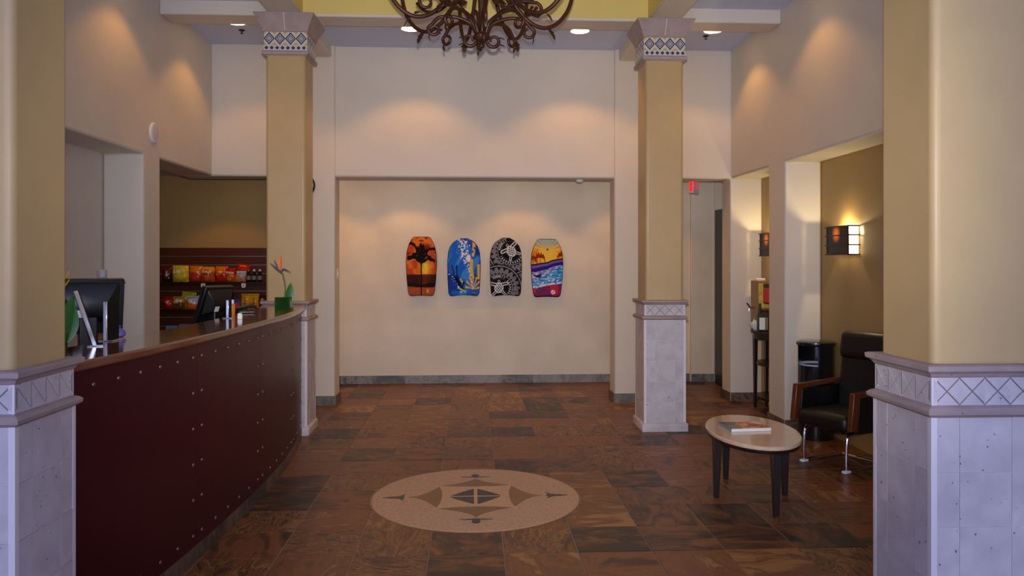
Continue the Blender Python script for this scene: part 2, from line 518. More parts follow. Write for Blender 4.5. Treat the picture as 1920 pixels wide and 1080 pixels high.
struct(cof.build('ceiling_coffer', M_yellow), 'yellow painted raised ceiling coffer')
ZBM = 3.865
n = 1
for (bx0, bx1, by0, by1) in [
        (XL, XR, COLF - BW + 0.002, COLF + BW), (XL, XR, COLN - BW, COLN + BW),
        (CX - COLX - BW, CX - COLX + BW - 0.002, COLN + BW, COLF - BW), (CX + COLX - BW + 0.002, CX + COLX + BW, COLN + BW, COLF - BW),
        (CX - COLX - BW, CX - COLX + BW, COLF + BW, YW), (CX + COLX - BW, CX + COLX + BW, COLF + BW, YW)]:
    struct(MB().box(bx0, bx1, by0, by1, ZBM, ZC + 0.02).build('trim_%d' % n, M_wall, bevel=0.015, seg=3), 'plaster ceiling beam')
    n += 1

# baseboards of single slate tiles
def baseboard(name, p0, p1, nx, ny, h=0.105, m=None):
    """p0 -> p1 along the wall foot, (nx, ny) points into the room"""
    m = m or M_slategrey
    p0 = Vector((*p0, 0)); p1 = Vector((*p1, 0)); d = p1 - p0; L = d.length; d.normalize()
    nn = Vector((nx, ny, 0)); ang = math.atan2(d.y, d.x)
    par = MB().add([p0 + nn * 0.001, p1 + nn * 0.001, p1 + nn * 0.006, p0 + nn * 0.006] + [q + Vector((0, 0, h - 0.003)) for q in (p0 + nn * 0.001, p1 + nn * 0.001, p1 + nn * 0.006, p0 + nn * 0.006)],
                   [(0, 1, 2, 3), (4, 5, 6, 7), (0, 1, 5, 4), (1, 2, 6, 5), (2, 3, 7, 6), (3, 0, 4, 7)]).build(name, M_grout)
    struct(par)
    k = max(1, round(L / PITCH)); w = L / k
    me = MB().box(-w / 2 + 0.002, w / 2 - 0.002, -0.006, 0.006, 0, h).mesh('baseboard_tile'); me.materials.append(m)
    for i in range(k):
        share('baseboard_tile', me, par, p0 + d * w * (i + 0.5) + nn * 0.009, (0, 0, ang))
M_slbrown = slate_mat('brown_baseboard_slate', [(60, 50, 46), (104, 84, 72), (124, 98, 82)], scale=4, rough=0.45)
baseboard('baseboard_passage', (-2.13, YB), (2.9, YB), 0, -1)
baseboard('baseboard_passage_end', (2.91, YB - 0.05), (3.22, YB - 0.05), 0, -1)
baseboard('baseboard_pier_left', (PL0, YW), (PL1, YW), 0, -1)
baseboard('baseboard_jamb_left', (PL1, YW + TW), (PL1, YW - 0.015), 1, 0, m=M_slbrown)
baseboard('baseboard_pier_right', (PR0, YW), (PR1, YW), 0, -1)
baseboard('baseboard_jamb_right', (PR0, YW - 0.015), (PR0, YW + TW), -1, 0, m=M_slbrown)
baseboard('baseboard_doorway', (XR, YW - 0.0), (XR, YW + TW), -1, 0, m=M_slbrown)
baseboard('baseboard_corner', (XR, YW), (XR + TH - 0.02, YW), 0, -1, m=M_slbrown)
baseboard('baseboard_right', (XR, CR0), (XR, DR1), -1, 0, m=M_slbrown)
baseboard('baseboard_niche_end', (XR, DR1), (XR + TH - 0.02, DR1), 0, -1, m=M_slbrown)

# black fire door standing open in the passage
d1 = thing('fire_door', 'black door leaf standing open, seen edge-on in the far doorway', 'door', (3.20, 9.68, 0))
MB().box(-0.022, 0.022, -0.45, 0.45, 0.01, 2.27).build('door_leaf', M_black, d1, bevel=0.003)
for z in (0.2, 0.75, 1.5): MB().box(-0.034, -0.022, -0.455, -0.41, z, z + 0.03).build('hinge', M_chrome, d1)
MB().box(-0.035, 0.035, -0.06, 0.06, 2.27, 2.31).build('closer', M_black, d1)

# ------------------------------------------------------------------ columns
M_talav = None
def talavera(name, small):
    m = bpy.data.materials.new(name); m.use_nodes = True
    nt = m.node_tree; L = nt.links.new; b = nt.nodes['Principled BSDF']
    tc = nt.nodes.new('ShaderNodeTexCoord'); sep = nt.nodes.new('ShaderNodeSeparateXYZ'); L(tc.outputs['Object'], sep.inputs[0])
    def absn(s, mulv):
        a = nt.nodes.new('ShaderNodeMath'); a.operation = 'ABSOLUTE'; L(s, a.inputs[0])
        q = nt.nodes.new('ShaderNodeMath'); q.operation = 'MULTIPLY'; L(a.outputs[0], q.inputs[0]); q.inputs[1].default_value = mulv
        return q.outputs[0]
    hw = 0.0475 if not small else 0.024
    ad = nt.nodes.new('ShaderNodeMath'); ad.operation = 'ADD'
    L(absn(sep.outputs[0], 1 / hw), ad.inputs[0]); L(absn(sep.outputs[2], 1 / (0.055 if not small else 0.024)), ad.inputs[1])
    hv = nt.nodes.new('ShaderNodeMath'); hv.operation = 'MULTIPLY'; hv.inputs[1].default_value = 0.5
    L(ad.outputs[0], hv.inputs[0])
    r = nt.nodes.new('ShaderNodeValToRGB'); r.color_ramp.interpolation = 'CONSTANT'
    white, navy, steel, yel = (206, 200, 190), (24, 28, 56), (96, 108, 138), (206, 160, 70)
    stops = [(0, white), (0.07, navy), (0.11, white), (0.20, navy), (0.27, white), (0.31, steel), (0.36, white), (0.40, navy), (0.52, white), (0.82, yel)] if not small else [(0, steel), (0.14, navy), (0.38, white)]
    e = r.color_ramp.elements
    e[0].position = 0; e[0].color = (*lin(stops[0][1]), 1)
    e[1].position = stops[1][0]; e[1].color = (*lin(stops[1][1]), 1)
    for p, c in stops[2:]:
        k = e.new(p); k.color = (*lin(c), 1)
    L(hv.outputs[0], r.inputs['Fac']); L(r.outputs['Color'], b.inputs['Base Color'])
    b.inputs['Roughness'].default_value = 0.2
    return m
M_tal1 = talavera('glazed_diamond_tile', False)
M_tal2 = talavera('glazed_border_tile', True)

def me_of(mb, name, m):
    me = mb.mesh(name); me.materials.append(m); return me
HP = 0.195                      # half width of a pedestal
ROW = 0.193
tile_w = [(-HP + 0.012, -0.095), (-0.095, 0.095), (0.095, HP - 0.012)]
ME_T = {}
for i, (a, b_) in enumerate(tile_w):
    w = b_ - a
    bb = MB().box(-w / 2 + 0.0012, w / 2 - 0.0012, -0.006, 0.004, -ROW / 2 + 0.0012, ROW / 2 - 0.0012)
    ME_T[i] = me_of(bb, 'stone_tile', M_stone)
FZ0, FZ1 = 1.092, 1.19
def frieze_mesh():
    w = 0.0485; h = (FZ1 - FZ0) / 2; g = 0.0035
    b = MB()
    for poly in ([(-w + g, -h), (w - g, -h), (0, -g)], [(-w + g, h), (0, g), (w - g, h)], [(-w, -h + g), (-g, 0), (-w, h - g)], [(w, -h + g), (w, h - g), (g, 0)]):
        b.prism(poly, 1, -0.005, 0.003)
    return me_of(b, 'frieze_tile', M_stone)
ME_F = frieze_mesh()
ME_B1 = me_of(MB().box(-0.0465, 0.0465, -0.003, 0.003, -0.06, 0.06), 'glazed_tile', M_tal1)
ME_B2 = me_of(MB().box(-0.0235, 0.0235, -0.003, 0.003, -0.0225, 0.0225), 'border_tile', M_tal2)
ME_BEAD = me_of(MB().box(-0.011, 0.011, -0.011, 0.011, 0.085, 1.05), 'corner_bead', M_bead)
ME_BEAD2 = me_of(MB().box(-0.010, 0.010, -0.010, 0.010, FZ0, FZ1), 'frieze_bead', M_bead)

def column(cx, cy, label, inner):
    t = thing('column', label, 'column', (cx, cy, 0), 0, 'lobby columns')
    MB().square([(0.18, 1.2), (0.18, 3.53)]).build('shaft', M_col, t, bevel=0.028, seg=4)
    MB().square([(HP + 0.0005, 0.02), (HP + 0.0005, 1.05), (HP - 0.008, 1.051), (HP - 0.008, 1.2)]).build('pedestal_core', M_groove, t)
    MB().square([(HP - 0.0072, FZ0 - 0.005), (HP - 0.0072, FZ1 + 0.005)]).build('frieze_core', M_groove2, t)
    MB().square([(HP + 0.022, 0), (HP + 0.022, 0.07), (HP + 0.008, 0.085), (HP - 0.008, 0.085)]).build('plinth', M_stone, t, bevel=0.004)
    MB().square([(HP - 0.008, 1.048), (HP + 0.004, 1.05), (HP + 0.022, 1.062), (HP + 0.024, 1.074), (HP + 0.014, 1.084), (HP - 0.004, 1.092), (HP - 0.01, 1.094)]).build('lower_moulding', M_stone_dk, t)
    MB().square([(HP - 0.008, 1.188), (HP + 0.002, 1.192), (HP + 0.010, 1.205), (HP + 0.026, 1.215), (HP + 0.028, 1.232), (HP + 0.018, 1.236), (0.15, 1.238)]).build('cap_moulding', M_stone_dk, t)
    # front face and the face towards the middle of the lobby
    for (nx, ny, rz) in ((0, -1, 0), (inner, 0, PI / 2 * inner)):
        ux, uy = math.cos(rz), math.sin(rz)
        def put(nm, me, u, z, off=HP):
            return share(nm, me, t, (ux * u + nx * off, uy * u + ny * off, z), (0, 0, rz))
        for r in range(5):
            z = 0.085 + ROW * (r + 0.5)
            for i, (a, b_) in enumerate(tile_w):
                put('stone_tile', ME_T[i], (a + b_) / 2, z, HP - 0.003 + random.uniform(-0.0008, 0.0008))
        for i in range(4):
            put('frieze_tile', ME_F, (i - 1.5) * 0.0925, (FZ0 + FZ1) / 2, HP - 0.006)
        for i in range(4):
            put('glazed_tile', ME_B1, (i - 1.5) * 0.0965, 3.642, 0.196)
        for i in range(8):
            put('border_tile', ME_B2, (i - 3.5) * 0.0485, 3.557, 0.196)
    for (sx, sy) in ((inner, -1), (-inner, -1), (inner, 1)):
        share('corner_bead', ME_BEAD, t, (sx * (HP - 0.0068), sy * (HP - 0.0068), 0))
        share('frieze_bead', ME_BEAD2, t, (sx * (HP - 0.011), sy * (HP - 0.011), 0))
    MB().square([(0.193, 3.49), (0.193, 3.715)]).build('band_core', M_bead, t)
    MB().square([(0.18, 3.488), (0.208, 3.495), (0.212, 3.522), (0.198, 3.532), (0.18, 3.532)]).build('collar', M_stone_dk, t)
    MB().square([(0.19, 3.704), (0.204, 3.706), (0.204, 3.722), (0.272, 3.857), (0.272, 3.864), (0.1, 3.864)]).build('capital', M_stone_dk, t)
    # mortar lines between the two halves of the capital
    MB().add([(-0.0025, -0.2055, 3.722), (0.0025, -0.2055, 3.722), (0.0025, -0.2735, 3.857), (-0.0025, -0.2735, 3.857), (-0.0025, -0.2, 3.722), (0.0025, -0.2, 3.722), (0.0025, -0.268, 3.857), (-0.0025, -0.268, 3.857)],
             [(0, 1, 2, 3), (4, 5, 6, 7), (0, 1, 5, 4), (2, 3, 7, 6), (1, 2, 6, 5), (3, 0, 4, 7)]).build('mortar_joint', M_bead, t)
    return t
column(CX - COLX, COLN, 'near column with lilac stone pedestal beside the reception counter, cut by the left edge', 1)
column(CX + COLX, COLN, 'near column with lilac stone pedestal in front of the black armchair', -1)
column(CX - COLX, COLF, 'far ochre column with tiled capital at the end of the reception counter', 1)
column(CX + COLX, COLF, 'far ochre column with tiled capital beside the doorway with the exit sign', -1)

# ------------------------------------------------------------------ ceiling lamps
def downlight(x, y, z, label, group, power=DOWN_W, size=112, r=0.10):
    t = thing('recessed_ceiling_light', label, 'ceiling light', (x, y, z), 0, group)
    MB().lathe([(r - 0.012, -0.001), (r + 0.012, -0.006), (r + 0.016, -0.002), (r + 0.016, 0.0)], 28, caps=False).build('trim_ring', M_ring, t, smooth=True)
    MB().lathe([(r - 0.006, -0.004), (r * 0.6, -0.0055), (0.002, -0.006)], 28).build('lens', M_lamp, t)
    l = bpy.data.lights.new('ceiling_lamp', 'SPOT'); l.energy = power; l.color = WARM; l.spot_size = R(size); l.spot_blend = 0.35; l.shadow_soft_size = 0.05
    lo = bpy.data.objects.new('ceiling_lamp', l); C.objects.link(lo); lo.parent = t; lo.location = (0, 0, -0.03)
    return t
RING = 'recessed lights in the ceiling before the end wall'
downlight(-2.36, 7.98, ZC, 'lit recessed ceiling light left of the far left column', RING)
downlight(-0.63, 8.11, ZC, 'lit recessed ceiling light just left of the chandelier', RING, power=DOWN_W * 1.7)
downlight(1.12, 8.10, ZC, 'lit recessed ceiling light between chandelier and far right column', RING, power=DOWN_W * 1.7)
downlight(2.50, 8.02, ZC, 'lit recessed ceiling light right of the far right column', RING)
for x, lb_ in ((-2.40, 'left'), (2.49, 'right')):
    downlight(x, 6.45, ZC, 'recessed ceiling light above the frame that makes the near pool on the %s wall' % lb_, 'recessed lights over the side aisles', power=DOWN_W * 0.85)
for x, lb_ in ((-1.95, 'left of the bodyboards'), (-0.83, 'above the palm bodyboard'), (0.62, 'above the turtle bodyboard'), (2.07, 'right of the bodyboards')):
    downlight(x, 9.74, 2.75, 'hidden passage ceiling light that brightens the wall %s' % lb_, 'recessed lights in the passage', power=DOWN_W * 0.85)
downlight(-3.1, 9.6, 2.70, 'added fill light, unseen, that brightens the wall of the snack shelves', 'added fill light over the snack shelves', power=DOWN_W * 0.75)  # added lamp with no known fitting, brightens the tan wall behind the snacks

def sprinkler(x, y, z, label):
    t = thing('sprinkler_head', label, 'sprinkler', (x, y, z), 0, 'fire sprinklers')
    M = mat('dark_brass', (70, 58, 50), 0.4, metal=0.6)
    MB().lathe([(0.032, 0), (0.034, -0.005), (0.02, -0.012), (0.008, -0.012), (0.008, -0.03)], 16).build('escutcheon', M, t)
    MB().lathe([(0.004, -0.03), (0.018, -0.034), (0.018, -0.038), (0.003, -0.040)], 12).build('deflector', M, t)
sprinkler(-2.38, 8.25, ZC, 'dark sprinkler head behind the far left ceiling light')
sprinkler(2.48, 8.21, ZC, 'dark sprinkler head under the far right ceiling light')
sprinkler(-0.336, 8.14, ZC, 'small sprinkler head seen through the chandelier arms')

# ------------------------------------------------------------------ chandelier
ch = thing('chandelier', 'large wrought iron chandelier with scrolled arms hanging from the yellow coffer', 'chandelier', (0.065, 5.3, 3.1))
MB().lathe([(0.004, -0.062), (0.018, -0.055), (0.024, -0.04), (0.014, -0.026), (0.03, -0.02), (0.052, 0.0), (0.057, 0.02), (0.044, 0.048), (0.02, 0.06)], 16).build('finial', M_iron, ch, smooth=True)
MB().lathe([(0.024, 0.05), (0.02, 0.10), (0.026, 0.3), (0.03, 0.34), (0.022, 0.37), (0.026, 0.9), (0.045, 0.92), (0.045, 0.96), (0.012, 1.0)], 14).build('stem', M_iron, ch, smooth=True)
MB().tube([(0, 0, 1.0), (0, 0, ZK - 3.1 - 0.03)], 0.008).build('hanging_rod', M_iron, ch)
MB().lathe([(0.008, ZK - 3.1 - 0.06), (0.07, ZK - 3.1 - 0.03), (0.08, ZK - 3.1)], 20).build('ceiling_canopy', M_iron, ch, smooth=True)
def spiral(cx, cz, r0, r1, a0, a1, n=16):
    return [(cx + (r0 + (r1 - r0) * k / n) * math.cos(a0 + (a1 - a0) * k / n), cz + (r0 + (r1 - r0) * k / n) * math.sin(a0 + (a1 - a0) * k / n)) for k in range(n + 1)]
def rz_tube(path, r0, r1, n=8, smooth=6):
    pts = catmull([(p[0], 0, p[1]) for p in path], smooth)
    k = len(pts)
    return MB().tube(pts, [r0 + (r1 - r0) * i / (k - 1) for i in range(k)], n)
def me_smooth(mb, name, m):
    me = me_of(mb, name, m)
    for p in me.polygons: p.use_smooth = True
    return me
# lower arm: leaves the hub, arches out and rolls in under itself
armA = [(0.035, 0.03), (0.07, 0.10), (0.14, 0.135), (0.22, 0.148), (0.29, 0.135), (0.335, 0.09)] + spiral(0.318, 0.055, 0.042, 0.022, 0.3, -4.6, 9)
ME_A = me_smooth(rz_tube(armA, 0.0135, 0.010), 'lower_arm', M_iron)
# tall arm: climbs steeply, crosses over and ends in a scroll
armB = [(0.03, 0.02), (0.06, 0.10), (0.12, 0.18), (0.20, 0.245), (0.29, 0.28), (0.37, 0.275)] + spiral(0.375, 0.225, 0.05, 0.028, 1.3, -4.0, 9)
ME_Bm = me_smooth(rz_tube(armB, 0.0145, 0.010), 'scroll_arm', M_iron)
# big bowl arm that carries the candle
armC = [(0.10, 0.50), (0.17, 0.36), (0.26, 0.22), (0.36, 0.135), (0.46, 0.115), (0.55, 0.16), (0.62, 0.25), (0.655, 0.36), (0.66, 0.44)]
ME_C = me_smooth(rz_tube(armC, 0.0145, 0.014), 'candle_arm', M_iron)
armD = [(0.03, 0.62), (0.14, 0.60), (0.22, 0.50), (0.25, 0.38), (0.33, 0.30), (0.44, 0.27), (0.54, 0.30), (0.62, 0.37)]
ME_D = me_smooth(rz_tube(armD, 0.014, 0.012), 'upper_arm', M_iron)
hook = spiral(0.082, -0.008, 0.047, 0.020, 3.4, 9.8, 14)
ME_H = me_smooth(rz_tube(hook, 0.0135, 0.009, smooth=2), 'hub_scroll', M_iron)
def leaf_mesh(L, W):
    b = MB()
    pts = [(0, 0), (0.25, 0.7), (0.33, 0.45), (0.5, 1.0), (0.6, 0.5), (0.75, 0.7), (1, 0.0)]
    poly = [(x * L, w * W) for x, w in pts] + [(x * L, -w * W) for x, w in reversed(pts[1:-1])]
    b.prism(poly, 2, -0.003, 0.003)
    vs = [(x, y, z - 0.35 * x * x / L) for x, y, z in b.v]
    return me_of(MB().add(vs, b.f), 'iron_leaf', M_iron)
ME_L = leaf_mesh(0.085, 0.027)
ME_L2 = leaf_mesh(0.042, 0.010)
ME_CUP = me_smooth(MB().lathe([(0.012, 0.0), (0.05, 0.012), (0.058, 0.03), (0.05, 0.034), (0.016, 0.036)], 16), 'drip_cup', M_iron)
ME_CAN = me_of(MB().lathe([(0.013, 0), (0.013, 0.10)], 12), 'candle_sleeve', mat('ivory_candle', (226, 208, 170), 0.5))
for k in range(8):
    a = k * PI / 4 + 0.06
    rot = (0, 0, a)
    ar = Vector((math.cos(a), math.sin(a), 0))
    share('lower_arm', ME_A, ch, (0, 0, 0), rot)
    share('candle_arm', ME_C, ch, (0, 0, 0), (0, 0, a + 0.18))
    share('iron_leaf', ME_L, ch, Vector((math.cos(a + 0.18), math.sin(a + 0.18), 0)) * 0.475 + Vector((0, 0, 0.112)), (0, R(35), a + 0.18))
    share('iron_leaf', ME_L2, ch, ar * 0.353 + Vector((0, 0, 0.022)), (0, R(80), a))
    share('drip_cup', ME_CUP, ch, Vector((math.cos(a + 0.18), math.sin(a + 0.18), 0)) * 0.66 + Vector((0, 0, 0.43)))
    share('candle_sleeve', ME_CAN, ch, Vector((math.cos(a + 0.18), math.sin(a + 0.18), 0)) * 0.66 + Vector((0, 0, 0.465)))
    if k % 2 == 0:
        share('scroll_arm', ME_Bm, ch, (0, 0, 0), (0, 0, a + 0.12))
        share('hub_scroll', ME_H, ch, (0, 0, 0), (0, 0, a + 0.05))
        for z in (0.012, -0.035):
            share('iron_leaf', ME_L2, ch, ar * 0.112 + Vector((0, 0, z)), (0, R(-8), a + 0.05))
    else:
        share('upper_arm', ME_D, ch, (0, 0, 0), (0, 0, a))
        share('iron_leaf', ME_L, ch, ar * 0.56 + Vector((0, 0, 0.30)), (0, R(-20), a))

# ------------------------------------------------------------------ reception counter
ctrl = [(-1.60, 3.10), (-1.535, 3.6), (-1.485, 4.1), (-1.452, 4.6), (-1.432, 5.1), (-1.425, 5.6), (-1.437, 6.1), (-1.475, 6.65), (-1.55, 7.22)]
curve = [Vector((p.x, p.y)) for p in catmull([(a, b_, 0) for a, b_ in ctrl], 12)]
acc = [0.0]
for a, b_ in zip(curve, curve[1:]): acc.append(acc[-1] + (b_ - a).length)
TOT = acc[-1]
def at_s(s):
    s = min(max(s, 0), TOT)
    for i in range(len(acc) - 1):
        if s <= acc[i + 1]:
            t = (s - acc[i]) / (acc[i + 1] - acc[i]); p = curve[i].lerp(curve[i + 1], t); d = (curve[i + 1] - curve[i]).normalized()
            return p, Vector((d.y, -d.x))       # point, outward normal (+X side)
    d = (curve[-1] - curve[-2]).normalized(); return curve[-1], Vector((d.y, -d.x))
def curved_slab(s0, s1, o0, o1, z0, z1, n=16):
    """slab that follows the counter front; o0..o1 offsets along the outward normal"""
    b = MB(); vs = []
    for k in range(n + 1):
        p, nn = at_s(s0 + (s1 - s0) * k / n)
        for o, z in ((o0, z0), (o1, z0), (o1, z1), (o0, z1)):
            q = p + nn * o; vs.append((q.x, q.y, z))
    fs = []
    for k in range(n):
        for j in range(4):
            fs.append((k * 4 + j, k * 4 + (j + 1) % 4, (k + 1) * 4 + (j + 1) % 4, (k + 1) * 4 + j))
    fs += [(0, 1, 2, 3), (n * 4 + 3, n * 4 + 2, n * 4 + 1, n * 4)]
    return b.add(vs, fs)
ct = thing('reception_counter', 'long curved reception counter with burgundy studded front and cherry wood top', 'counter')
ZT = 1.205
curved_slab(0, TOT, -0.34, 0.045, ZT - 0.042, ZT, 60).build('countertop', M_cherry, ct, bevel=0.012, seg=3)
curved_slab(0, TOT, -0.10, -0.012, 0.0, ZT - 0.042, 60).build('carcass', mat('dark_carcass', (40, 26, 22), 0.6), ct)
seams = [0.0, 1.19, 2.27, 3.35, TOT]
ME_STUD = me_smooth(MB().lathe([(0.010, 0), (0.009, 0.004), (0.005, 0.007), (0.001, 0.0078)], 10), 'stud', M_stud)
for s0, s1 in zip(seams, seams[1:]):
    p = curved_slab(s0 + 0.0015, s1 - 0.0015, -0.012, 0.0, 0.085, ZT - 0.044, 20).build('front_panel', M_burg, ct, smooth=True)
    def stud(s, z):
        q, nn = at_s(s)
        m_ = Matrix.Rotation(math.atan2(nn.y, nn.x), 4, 'Z') @ Matrix.Rotation(R(90), 4, 'Y')
        o = share('stud', ME_STUD, p, (q.x, q.y, z)); o.rotation_euler = m_.to_euler()
    nn_ = max(2, round((s1 - s0) / 0.18))
    ss = [s0 + 0.055 + (s1 - s0 - 0.11) * i / (nn_ - 1) for i in range(nn_)]
    for s in ss:
        stud(s, ZT - 0.115); stud(s, 0.145)
    for s in (ss[0], ss[-1]):
        for i in range(1, 5): stud(s, 0.145 + (ZT - 0.26) * i / 5)
k = 0; s = 0.0
while s < TOT - 0.05:
    e = min(s + 0.40, TOT)
    curved_slab(s + 0.002, e - 0.002, -0.012, 0.004, 0.0, 0.083, 6).build('kick_tile', M_slbrown, ct)
    s = e
# work surface on the staff side
desk = thing('staff_desk', 'dark wooden work surface behind the reception counter ledge', 'desk', (0, 0, 0))
MB().prism([(-2.55, 3.45), (-1.87, 3.45), (-1.80, 4.4), (-1.77, 5.6), (-1.80, 6.6), (-2.50, 6.6)], 2, 0.72, 0.76).build('desk_top', M_cherry, desk)
for y in (3.5, 5.0, 6.5):
    MB().box(-2.48, -1.95, y, y + 0.03, 0, 0.72).build('desk_support', M_espresso, desk)

# ------------------------------------------------------------------ things on the reception counter
def monitor(loc, rz, label, tilt=-14, w=0.40, h=0.31):
    t = thing('computer_monitor', label, 'monitor', loc, rz, 'monitors at the reception')
    # the viewer sees the back: +Y local is the back
    mm = Matrix.Rotation(R(tilt), 4, 'X')
    def tr(b, z0):
        b.v = [tuple(mm @ Vector(v) + Vector((0, 0, z0))) for v in b.v]; return b
    tr(MB().box(-w / 2, w / 2, -0.03, 0.012, 0, h), 0.20).build('screen_housing', M_black, t, bevel=0.006)
    tr(MB().box(-w / 2 + 0.02, w / 2 - 0.02, -0.0315, -0.0302, 0.02, h - 0.02), 0.20).build('screen', mat('dark_screen', (14, 16, 22), 0.1), t)
    b = MB(); x, z0, z1 = w / 2 - 0.02, 0.06, h - 0.015
    vs = [(-x, 0.012, z0), (x, 0.012, z0), (x, 0.012, z1), (-x, 0.012, z1), (-x * 0.6, 0.075, z0 + 0.05), (x * 0.6, 0.075, z0 + 0.05), (x * 0.6, 0.075, z1 - 0.09), (-x * 0.6, 0.075, z1 - 0.09)]
    b.add(vs, [(0, 1, 2, 3), (4, 5, 6, 7), (0, 1, 5, 4), (1, 2, 6, 5), (2, 3, 7, 6), (3, 0, 4, 7)])
    tr(b, 0.20).build('rear_cover', M_black, t, bevel=0.008)
    MB().box(-0.045, 0.045, 0.03, 0.09, 0.0, 0.36).build('stand_neck', M_black, t, bevel=0.008)
    MB().box(-0.13, 0.13, -0.08, 0.14, 0.0, 0.025).build('stand_foot', M_black, t, bevel=0.008)
    tr(MB().box(0.03, 0.075, 0.0755, 0.0765, 0.11, 0.15), 0.20).build('white_sticker', M_white, t)
    return t
monitor((-2.09, 4.36, 1.01), R(214), 'black monitor seen from behind at the near end of the reception counter', w=0.36, h=0.30, tilt=-12)
monitor((-1.97, 6.0, 0.95), R(246), 'black monitor seen from behind in front of the snack shelves', w=0.30, h=0.28, tilt=-20)
for loc, label in (((-2.09, 4.36, 0.76), 'near'), ((-1.97, 6.0, 0.76), 'far')):
    r = thing('monitor_riser', 'dark riser under the %s reception monitor, mostly hidden by the counter' % label, 'riser', loc)
    hz = 0.25 if label == 'near' else 0.19
    MB().box(-0.15, 0.15, -0.16, 0.16, hz - 0.02, hz).build('riser_top', M_espresso, r)
    for sx in (-1, 1): MB().box(sx * 0.14 - 0.01, sx * 0.14 + 0.01, -0.15, 0.15, 0, hz - 0.02).build('riser_leg', M_espresso, r)

def stand_sign(loc, rz, w, h, label, lean=0):
    t = thing('counter_sign', label, 'sign', loc, rz, 'framed signs standing on the counter')
    m_ = Matrix.Rotation(R(lean), 4, 'X')
    def tr(b):
        b.v = [tuple(m_ @ Vector(v)) for v in b.v]; return b
    tr(MB().box(-w / 2, w / 2, -0.004, 0.004, 0.006, h)).build('panel', mat('matt_black_board', (16, 15, 15), 0.7, spec=0.2), t)
    for sx in (-1,):
        tr(MB().box(sx * w / 2 - 0.004, sx * w / 2 + 0.004, -0.009, 0.009, 0.004, h + 0.002)).build('chrome_edge', M_chrome, t, bevel=0.002)
    MB().box(-w / 2, w / 2, -0.035, 0.035, 0, 0.006).build('foot', M_chrome, t, bevel=0.002)
stand_sign((-1.80, 4.02, ZT), R(90), 0.14, 0.195, 'upright black sign with chrome edge by the near monitor')
stand_sign((-1.69, 5.56, ZT), R(93), 0.10, 0.125, 'small upright black sign with chrome edge by the far monitor')
stand_sign((-1.77, 3.79, ZT), R(112), 0.13, 0.27, 'leaning black sign with chrome edge beside the near column', lean=-17)

def painted_grid(nu, nv, fpos, fcol):
    """grid surface with a colour per vertex; fpos(u,v)->xyz arrays, fcol(u,v)->(n,3) sRGB 0-255; u,v in 0..1"""
    u, v = np.meshgrid(np.linspace(0, 1, nu), np.linspace(0, 1, nv))
    u = u.ravel(); v = v.ravel()
    x, y, z = fpos(u, v)
    vs = np.stack([x + 0 * u, y + 0 * u, z + 0 * u], 1)
    idx = np.arange(nu * nv).reshape(nv, nu)
    fs = np.stack([idx[:-1, :-1].ravel(), idx[:-1, 1:].ravel(), idx[1:, 1:].ravel(), idx[1:, :-1].ravel()], 1)
    c = np.clip(fcol(u, v), 0, 255) / 255.0
    c = np.where(c <= 0.04045, c / 12.92, ((c + 0.055) / 1.055) ** 2.4)
    return vs, fs, c
def painted_obj(name, vs, fs, cols, m, parent=None):
    me = bpy.data.meshes.new(name)
    me.from_pydata(vs.tolist() if hasattr(vs, 'tolist') else vs, [], fs.tolist() if hasattr(fs, 'tolist') else fs)
    at = me.attributes.new('Col', 'FLOAT_COLOR', 'POINT')
    at.data.foreach_set('color', np.concatenate([cols, np.ones((len(cols), 1))], 1).astype(np.float32).ravel())
    me.materials.append(m)
    for p in me.polygons: p.use_smooth = True
    o = bpy.data.objects.new(name, me); C.objects.link(o)
    if parent: o.parent = parent
    return o
def vnoise(x, y, seed=0):
    def h(i, j):
        q = np.sin(i * 127.1 + j * 311.7 + seed * 74.7) * 43758.5453
        return q - np.floor(q)
    i = np.floor(x); j = np.floor(y); f = x - i; g = y - j
    f = f * f * (3 - 2 * f); g = g * g * (3 - 2 * g)
    return (h(i, j) * (1 - f) + h(i + 1, j) * f) * (1 - g) + (h(i, j + 1) * (1 - f) + h(i + 1, j + 1) * f) * g
def mixc(c, col, k):
    k = np.clip(k, 0, 1)[:, None]
    return c * (1 - k) + np.array(col, float)[None, :] * k
def cap_d(x, y, ax, ay, bx, by):
    dx, dy = bx - ax, by - ay
    t = np.clip(((x - ax) * dx + (y - ay) * dy) / (dx * dx + dy * dy + 1e-9), 0, 1)
    return np.hypot(x - ax - t * dx, y - ay - t * dy)

# vases with bird of paradise
M_glassg = mat('green_glass', (46, 110, 34), 0.06, trans=0.75, coat=0.3)
M_leafg = mat('green_leaf', (46, 104, 34), 0.4, var=0.2, scale=20)
M_stem = mat('green_stem', (84, 112, 58), 0.5)
M_orange = mat('orange_petal', (232, 112, 26), 0.5)
M_bract = mat('grey_purple_bract', (92, 78, 78), 0.5)
def blade(L, W, bend, n=8, th=0.002):
    b = MB(); vs = []
    for k in range(n + 1):
        t = k / n; w = W * math.sin(PI * min(1, t * 0.93 + 0.07)) ** 0.8 * (1 - 0.1 * t)
        vs += [(-w, bend * t * t - 0.25 * w, L * t), (0, bend * t * t + 0.0, L * t), (w, bend * t * t - 0.25 * w, L * t), (0, bend * t * t + th, L * t)]
    fs = []
    for k in range(n):
        for j in range(4):
            fs.append((k * 4 + j, k * 4 + (j + 1) % 4, k * 4 + 4 + (j + 1) % 4, k * 4 + 4 + j))
    return b.add(vs, fs)
